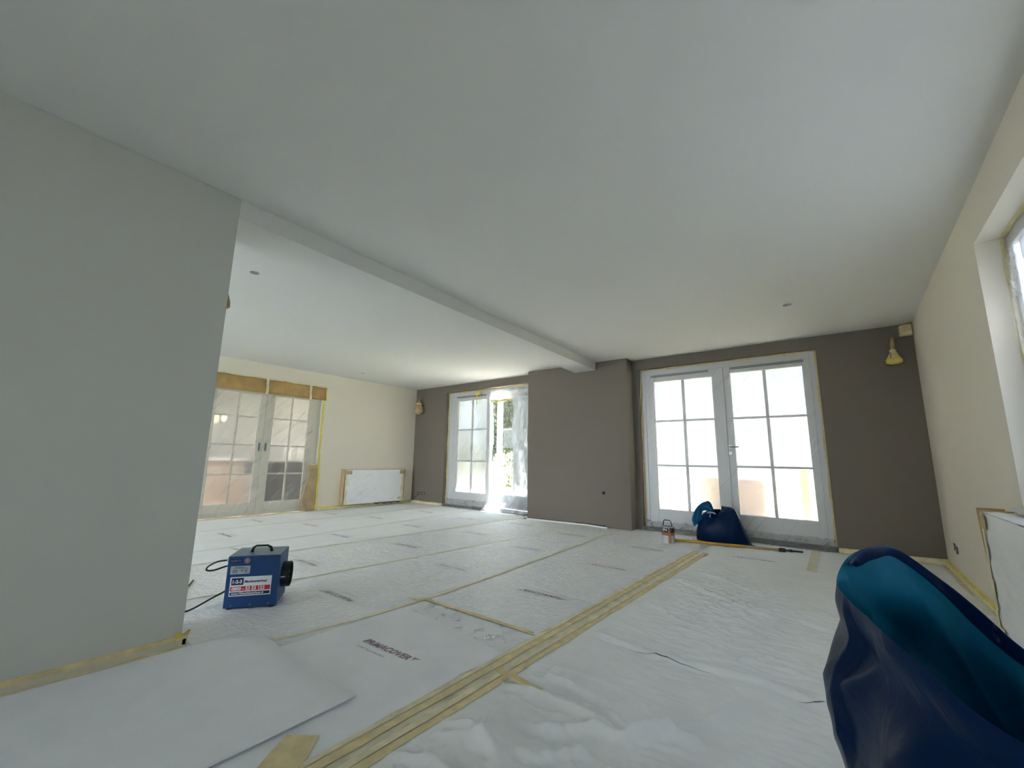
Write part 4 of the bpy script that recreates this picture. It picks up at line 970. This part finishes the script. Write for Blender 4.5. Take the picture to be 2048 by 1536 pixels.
# ================================================================ EXTENSION POLE
P0, P1, P2, P3 = Vector((-1.69, 5.722, 0.020)), Vector((-0.90, 5.876, 0.020)), Vector((-0.575, 5.938, 0.020)), Vector((-0.345, 5.975, 0.020))
pol = tag(empty('extension_pole', P0), 'long yellow extension pole with a black tip lying on the floor', 'pole')
b = MB(); b.tube([P0, P1], 0.016, n=12); lab(b.build('outer_tube', M['pole'], pol, smooth=True), 'yellow outer tube')
b = MB(); b.tube([P1 - (P1 - P0).normalized() * 0.0, P2], 0.0145, n=12); lab(b.build('inner_tube', M['wood'], pol, smooth=True), 'pale inner tube')
d_ = (P3 - P2).normalized()
b = MB(); b.tube([P2, P2 + d_ * 0.01, P2 + d_ * 0.06, P2 + d_ * 0.07], [0.018, 0.0225, 0.0225, 0.016], n=14); b.build('locking_collar', M['black'], pol)
b = MB(); b.tube([P2 + d_ * 0.07, P2 + d_ * 0.10, P2 + d_ * 0.105, P2 + d_ * 0.13, P2 + d_ * 0.135, P3], [0.010, 0.012, 0.016, 0.016, 0.011, 0.010], n=12); b.build('tip', M['black'], pol)

# ================================================================ TIED BLUE BAG
def tied_bag():
    cx, cy = -1.17, 6.07
    e = tag(empty('tied_bag', (cx, cy, 0)), 'filled blue refuse bag tied shut beside the right garden door', 'refuse bag')
    lev = [  # z, cx, rx, ry
        (0.006, -1.180, 0.270, 0.130), (0.015, -1.182, 0.315, 0.165), (0.06, -1.190, 0.310, 0.185), (0.13, -1.200, 0.290, 0.190), (0.21, -1.200, 0.265, 0.185), (0.29, -1.195, 0.235, 0.165),
        (0.35, -1.190, 0.200, 0.135), (0.385, -1.18, 0.165, 0.105), (0.405, -1.18, 0.10, 0.070), (0.41, -1.18, 0.01, 0.01)]
    N = 72
    def P(u, v):
        k = v * (len(lev) - 1); i = min(int(k), len(lev) - 2); t = k - i
        z, x0, rx, ry = [lev[i][q] + (lev[i + 1][q] - lev[i][q]) * t for q in range(4)]
        a = 2 * math.pi * u; ca, sa = math.cos(a), math.sin(a)
        pw = 0.82
        dx = math.copysign(abs(ca) ** pw, ca) * rx; dy = math.copysign(abs(sa) ** pw, sa) * ry
        w = noise.noise(Vector((ca * 2.5, sa * 2.5, z * 5))) * 0.016 + 0.010 * (v ** 2) * math.sin(a * 9 + z * 8)
        top = max(0, (z - 0.24) / 0.16)
        z2 = z + top * (0.045 * max(0, ca - 0.25) * 1.2 + (-0.05) * max(0, 1 - abs(ca + 0.22) * 3))
        nx = 1 + w / max(rx, 0.05) * 1.2; return (x0 + dx * nx, cy + dy * nx, max(0.004, z2 + (w * 0.3 if z > 0.03 else 0)))
    b = MB(); b.grid(P, N, 48, closed_u=True); b.build('sack', M['bag'], e, smooth=True)
    # tied neck and floppy tail to the left
    kx, kz = -1.265, 0.365
    b = MB(); b.grid(lambda u, v: (kx + math.cos(u * 6.2832) * (0.055 * (1 - v) + 0.020) - 0.0 * v, cy - 0.10 + math.sin(u * 6.2832) * (0.045 * (1 - v) + 0.018), kz - 0.03 + 0.055 * v + 0.006 * math.sin(u * 6.2832 * 7)), 42, 5, closed_u=True)
    b.build('gathered_neck', M['bag'], e, smooth=True)
    M['bagtail'] = bag_mat('lighter_blue_plastic', (0.012, 0.10, 0.24), 0.35, 0.25, 12)
    path = smoothpath([(kx, cy - 0.10, kz + 0.03), (kx - 0.05, cy - 0.10, kz + 0.08), (kx - 0.11, cy - 0.11, kz + 0.075), (kx - 0.16, cy - 0.12, kz + 0.02), (kx - 0.185, cy - 0.13, kz - 0.06), (kx - 0.175, cy - 0.13, kz - 0.13)], 5)
    b = MB(); n = len(path)
    def T(u, v):
        k = v * (n - 1); i = min(int(k), n - 2); p = path[i].lerp(path[i + 1], k - i)
        r = 0.022 + 0.042 * math.sin(min(1, v * 1.1) * math.pi * 0.8); a = u * 6.2832
        r *= 1 + 0.28 * math.sin(a * 5 + v * 7) + 0.2 * noise.noise(Vector((math.cos(a) * 3, math.sin(a) * 3, v * 5)))
        return (p.x + math.cos(a) * r * (0.6 + 0.4 * v), p.y + math.sin(a) * r * 0.8, p.z + math.cos(a + 0.6) * r)
    b.grid(T, 40, 36, closed_u=True); lab(b.build('loose_top', M['bagtail'], e, smooth=True), 'lighter blue loose bag top flopping left')
    b = MB(); b.tube([(kx - 0.05, cy - 0.145, kz + 0.0), (kx - 0.02, cy - 0.15, kz + 0.016), (kx + 0.02, cy - 0.15, kz + 0.012), (kx + 0.045, cy - 0.14, kz - 0.004)], 0.008, n=8)
    b.tube([(kx - 0.01, cy - 0.155, kz + 0.0), (kx - 0.018, cy - 0.16, kz - 0.025), (kx - 0.014, cy - 0.16, kz - 0.05)], 0.006, n=6)
    lab(b.build('tie', mat('tie_grey', (0.35, 0.45, 0.60), 0.3), e, smooth=True), 'pale tie around the neck')
    b = MB(); b.grid(lambda u, v: (-0.90 + 0.10 * u, 5.935 + 0.05 * v + 0.08 * u, 0.006 + 0.045 * (1 - u) * (1 - abs(v - .5))), 6, 6); b.build('corner_flap', M['bag'], e, smooth=True, solid=0.002)
    b = MB(); b.grid(lambda u, v: (-1.50 - 0.035 * u, 5.975 + 0.03 * v, 0.006 + 0.015 * (1 - u)), 3, 3); b.build('corner_flap', M['bag'], e, smooth=True, solid=0.002)
tied_bag()

# ================================================================ OPEN BLUE BAG (right foreground)
def open_bag():
    e = tag(empty('open_bag', (0.22, 1.15, 0)), 'large open blue refuse bag slumping in the right foreground', 'refuse bag')
    rim = [(-0.015, 1.22, 0.750), (0.008, 1.30, 0.786), (0.047, 1.345, 0.806), (0.098, 1.40, 0.800), (0.170, 1.41, 0.742), (0.215, 1.37, 0.700), (0.262, 1.31, 0.652), (0.340, 1.24, 0.610), (0.430, 1.14, 0.580), (0.475, 1.03, 0.570), (0.440, 0.93, 0.585),
           (0.36, 0.865, 0.605), (0.26, 0.85, 0.625), (0.190, 0.875, 0.643), (0.132, 0.915, 0.660), (0.090, 0.955, 0.690), (0.052, 1.005, 0.712), (0.025, 1.08, 0.722), (-0.003, 1.15, 0.735)]
    N = len(rim); C0 = Vector((0.225, 1.15))
    # smooth closed rim, M samples
    Mn = 190
    def cr_(i, t):
        p0, p1, p2, p3 = [Vector(rim[(i + k) % N]) for k in (-1, 0, 1, 2)]
        return 0.5 * ((2 * p1) + (-p0 + p2) * t + (2 * p0 - 5 * p1 + 4 * p2 - p3) * t * t + (-p0 + 3 * p1 - 3 * p2 + p3) * t ** 3)
    R = [cr_(int(k * N / Mn), k * N / Mn - int(k * N / Mn)) for k in range(Mn)]
    base = []
    for k in range(Mn):
        p = R[k]; a = math.atan2(p.y - C0.y, p.x - C0.x); base.append(a)
    def outer(u, v):           # v 0 at rim, 1 at the floor
        k = int(round(u * Mn)) % Mn; p = R[k]; a = base[k]
        rb = 0.262 + 0.02 * math.cos(2 * a)
        fl_ = Vector((C0.x + 0.015 + rb * math.cos(a), C0.y + 0.01 + rb * math.sin(a), 0.010))
        t = v
        q = p.lerp(fl_, t); q.z = p.z * (1 - t) + 0.006 * t
        out_ = Vector((math.cos(a), math.sin(a), 0))
        s = -0.016 * math.exp(-((t - 0.12) / 0.06) ** 2) + 0.010 * math.exp(-((t - 0.26) / 0.09) ** 2) + 0.012 * math.sin(min(1, t * 1.1) * math.pi)
        # long diagonal folds running down to the right
        amp = min(1, t * 5) * (1 - t * 0.4)
        for (fr, tw, am, ph) in ((2.6, 2.4, 0.020, 0.3), (4.7, 2.9, 0.010, 1.1), (9.0, 2.2, 0.0045, 0.6)):
            w_ = (a * fr / 2 + tw * t * fr / 2 + ph + 0.5 * noise.noise(Vector((math.cos(a) * 1.5, math.sin(a) * 1.5, t * 3 + fr))))
            s += amp * am * ((1 - abs(2 * (w_ / math.pi % 1) - 1)) ** 2 * 2 - 0.7)
        s += amp * 0.012 * noise.noise(Vector((math.cos(a) * 2.0, math.sin(a) * 2.0, t * 3.0 + 1)))
        if t > 0.97: s -= 0.02
        q += out_ * s
        q.z = max(0.010, q.z)
        return tuple(q)
    b = MB(); b.grid(outer, Mn, 120, closed_u=True)
    # rolled lip then inner lining going down, always inside the outer skin
    def inner(u, v):
        k = int(round(u * Mn)) % Mn; a = base[k]; t = v
        out_ = Vector((math.cos(a), math.sin(a), 0))
        q = Vector(outer(u, 0.80 * t)); q.z += 0.008 * math.sin(min(1, t * 14) * math.pi)
        nz = abs(noise.noise(Vector((math.cos(a) * 2.4, math.sin(a) * 2.4, t * 3.0 + 7))))
        pull = 0.005 * min(1, t * 20) + min(1, t * 4) * (0.075 * nz + 0.026 * (1 - abs(2 * ((a * 1.6 + t * 2.5) % 1) - 1)) ** 2) + 0.06 * t * t
        q -= out_ * pull
        return tuple(q)
    o = b.build('bag_outside', M['bag'], e, smooth=True)
    b = MB(); b.grid(inner, Mn, 70, closed_u=True)
    bot = [inner(k / Mn, 1.0) for k in range(Mn)]; cen = sum((Vector(p) for p in bot), Vector()) / Mn
    b.add(bot + [tuple(cen)], [(k, (k + 1) % Mn, Mn) for k in range(Mn)])
    lab(b.build('bag_inside', M['bagin'], e, smooth=True), 'inside of the bag, teal lightened for light through the plastic')
    # folded collar band along the far rim
    b = MB()
    idx = [k for k in range(Mn) if 0.03 <= k / Mn <= 0.48]
    def collar(u, v):
        k = idx[int(u * (len(idx) - 1))]; p = R[k]; a = base[k]
        fade = min(1, u * 10, (1 - u) * 10)
        return (p.x - math.cos(a) * (0.012 + 0.006 * math.sin(v * 3.14)) * 1, p.y - math.sin(a) * 0.012, p.z + 0.006 - v * 0.034 * fade * (1 + 0.3 * math.sin(u * 15)))
    b.grid(collar, len(idx) - 1, 6); lab(b.build('folded_hem', M['bag'], e, smooth=True, solid=0.002), 'dark folded hem inside the far rim')
open_bag()

# ================================================================ OUTDOORS
b = MB(); b.box(-30, 14, YB + 0.52, 10.5, -0.30, -0.06); tag(b.build('terrace', M['terrace']), 'pale sunlit terrace outside the garden doors', 'paving', kind='structure')
b = MB(); b.box(-30, 14, 10.5, 40, -0.30, -0.07); tag(b.build('lawn', M['grass']), 'green lawn beyond the terrace', 'lawn', kind='stuff')
def foliage(name, label, cat, x0, x1, y0, y1, z0, z1, n, s, m, core=True, seed=1, kind=None, fn=None):
    r = random.Random(seed); b = MB()
    if core: b.box(x0 + .15, x1 - .15, y0 + .25, y1 - .1, z0, z1 - .25)
    for i in range(n):
        x, z = r.uniform(x0, x1), r.uniform(z0, z1); y = y0 + r.random() ** 2 * (y1 - y0) * 0.8 + 0.25 * noise.noise(Vector((x * 1.5, z * 1.5, 0)))
        if fn and not fn(x, z): continue
        a = Vector((r.gauss(0, 1), r.gauss(0, 1), r.gauss(0, 1))).normalized(); c = a.orthogonal().normalized(); q = s * r.uniform(.6, 1.4)
        p = Vector((x, y, z)); b.add([p - a * q, p + c * q * .45, p + a * q, p - c * q * .45], [(0, 1, 2, 3)])
    return tag(b.build(name, m), label, cat, kind=kind)
foliage('hedge', 'low bright green hedge seen blurred through the left door leaf', 'hedge', -17, -11.1, 12.0, 12.9, 0.02, 1.55, 9000, 0.07, mat('bright_hedge_leaf', (0.10, 0.15, 0.03), 0.7, noise_amt=0.3), seed=2)
foliage('tall_hedge', 'tall dark evergreen hedge seen through the torn plastic', 'hedge', -12.0, -5.5, 13.25, 14.4, 0.02, 4.2, 34000, 0.06, M['darkleaf'], seed=3)
foliage('shrub', 'sunlit green shrub in front of the dark evergreen hedge', 'shrub', -9.5, -6.2, 11.2, 12.2, 0.02, 1.7, 5000, 0.06, M['leaf'], core=False, seed=4, fn=lambda x, z: z < 0.9 + 0.8 * noise.noise(Vector((x * 1.4, 0, 3))))
# upright grass clump
r = random.Random(5)
g = MB()
for i in range(260):
    x, y = r.uniform(-7.9, -5.6), r.uniform(8.8, 9.8); h = r.uniform(0.5, 1.25); lx, ly = r.gauss(0, .16), r.gauss(0, .12)
    g.tube([(x, y, -0.06), (x + lx * .4, y + ly * .4, h * .55), (x + lx, y + ly, h)], [0.008, 0.007, 0.003], n=4, caps=False)
    if i % 3 == 0: g.lathe([(0.002, -.05), (0.018, 0), (0.004, .06)], (x + lx, y + ly, h), n=5)
tag(g.build('ornamental_grass', M['reed']), 'pale upright ornamental grass outside the open door leaf', 'grass', kind='stuff')
b = MB(); b.box(-2.1, -1.0, 8.9, 9.5, -0.06, 0.72); tag(b.build('planter', M['brown'], bevel=0.03), 'brown planter outside, blurred behind the right garden door', 'planter')
b = MB(); b.box(-0.42, -0.30, 7.95, 8.07, -0.06, 0.93); tag(b.build('wooden_post', M['orange'], bevel=0.01), 'orange wooden post outside behind the lower right pane', 'post')
dimming = mat('dimming_ground', (0.016, 0.016, 0.017), 0.95, noise_amt=0.3, nscale=20)  # unseen ground, added and darkened to cut light bouncing onto the ceiling
b = MB(); b.box(XR + 0.42, 14, -30, YB + 0.50, -0.32, -0.12); tag(b.build('side_dimming_ground', dimming), 'dark gravel ground added to cut bounced light along the right house side', 'ground', kind='structure')
b = MB(); b.box(-30, XR + 0.40, -30, YS - 0.45, -0.32, -0.12); tag(b.build('front_dimming_ground', dimming), 'dark gravel ground added to cut bounced light before the house front', 'ground', kind='structure')
# unseen overhang added to block direct sun on garden and right sides
b = MB(); b.box(XL2 - 1.0, -3.3, YB + 0.352, YB + 1.32, H + 0.02, H + 0.20); b.box(-3.3, XR + 1.0, YB + 0.352, YB + 1.48, H + 0.02, H + 0.20); b.box(XR + 0.42, XR + 1.0, YS, YB + 0.350, H + 0.02, H + 0.20)
struct(b.build('sun_block_overhang', M['white']), 'unseen white overhang added to block sun above the garden doors', 'roof')

# ================================================================ ROOM BEHIND THE SLIDING DOORS
hx0 = XL2 - 4.2
b = MB()
b.box(hx0, XL2 - 0.24, -0.5, 7.2, -0.10, -0.002); b2 = MB()
struct(b.build('floor_kitchen', M['hallfloor']), 'warm wooden floor of the kitchen behind the sliding doors', 'floor')
b = MB(); b.box(hx0 - 0.1, hx0, -0.5, 7.2, 0, H); b.box(hx0, XL2 - 0.24, -0.6, -0.5, 0, H); b.box(hx0, XL2 - 0.36, 7.2, 7.3, 0, H)
struct(b.build('wall_kitchen', M['hallwall']), 'plain walls of the kitchen behind the sliding doors', 'wall')
b = MB(); b.box(hx0, XL2 - 0.36, -0.5, 7.2, H, H + 0.1)
struct(b.build('ceiling_kitchen', M['ceiling']), 'white ceiling of the kitchen behind the sliding doors', 'ceiling')
isl = tag(empty('kitchen_island', (-9.6, 4.6, 0)), 'dark slate kitchen island blurred behind the right sliding door', 'cabinet')
b = MB(); b.box(-9.9, -9.3, 3.86, 6.0, 0, 0.87); b.build('carcass', M['slate'], isl)
b = MB(); b.box(-9.95, -9.25, 3.83, 6.03, 0.87, 0.91); b.build('worktop', M['plate'], isl)
cab = tag(empty('kitchen_cabinet', (-10.3, 2.8, 0)), 'pale kitchen cabinet blurred behind the left sliding door', 'cabinet')
b = MB(); b.box(-10.6, -10.0, 1.2, 3.7, 0, 0.88); b.build('carcass', mat('peach_front', (0.58, 0.50, 0.44), 0.5), cab)
b = MB(); b.box(-10.65, -9.95, 1.15, 3.73, 0.88, 0.93); b.build('worktop', M['sticker'], cab)
for (x, y, z) in ((-9.4, 4.55, 0.91), (-9.4, 4.25, 0.91)):
    b = MB(); b.lathe([(0.035, 0.001), (0.055, 0.08), (0.05, 0.2), (0.02, 0.25), (0.022, 0.36)], (x, y, z), n=14)
    tag(b.build('bottle', M['sticker'], smooth=True), 'pale bottle on the dark island, ' + ('right one' if y > 4.4 else 'left one') + ' of two', 'bottle', group='bottles on the island')
pen = tag(empty('warm_glint', (-9.9, 3.15, 1.75)), 'glowing shape added for a warm glint, blurred behind the left sliding door', 'lamp')  # warm window glint imitated by a small glowing body
b = MB(); b.lathe([(0.02, -.07), (0.05, -.03), (0.055, 0.0), (0.045, 0.04), (0.015, 0.09)], (-9.9, 3.15, 1.75), n=16); b.build('glow_body', emit_mat('warm_glint_glow', (1.0, 0.80, 0.50), 0.9), pen, smooth=True)
b = MB(); b.tube([(-9.9, 3.15, 1.83), (-9.9, 3.15, H)], 0.004, n=6); b.build('cord', M['black'], pen)
la = bpy.data.lights.new('kitchen_fill', 'AREA'); la.shape = 'RECTANGLE'; la.size = 1.5; la.size_y = 3.0; la.energy = 36; la.color = (1.0, 0.97, 0.92)  # added fill lamp, brightens the room behind the sliding doors
lo = bpy.data.objects.new('kitchen_fill', la); COL.objects.link(lo); lo.location = (-9.4, 3.4, H - 0.03)
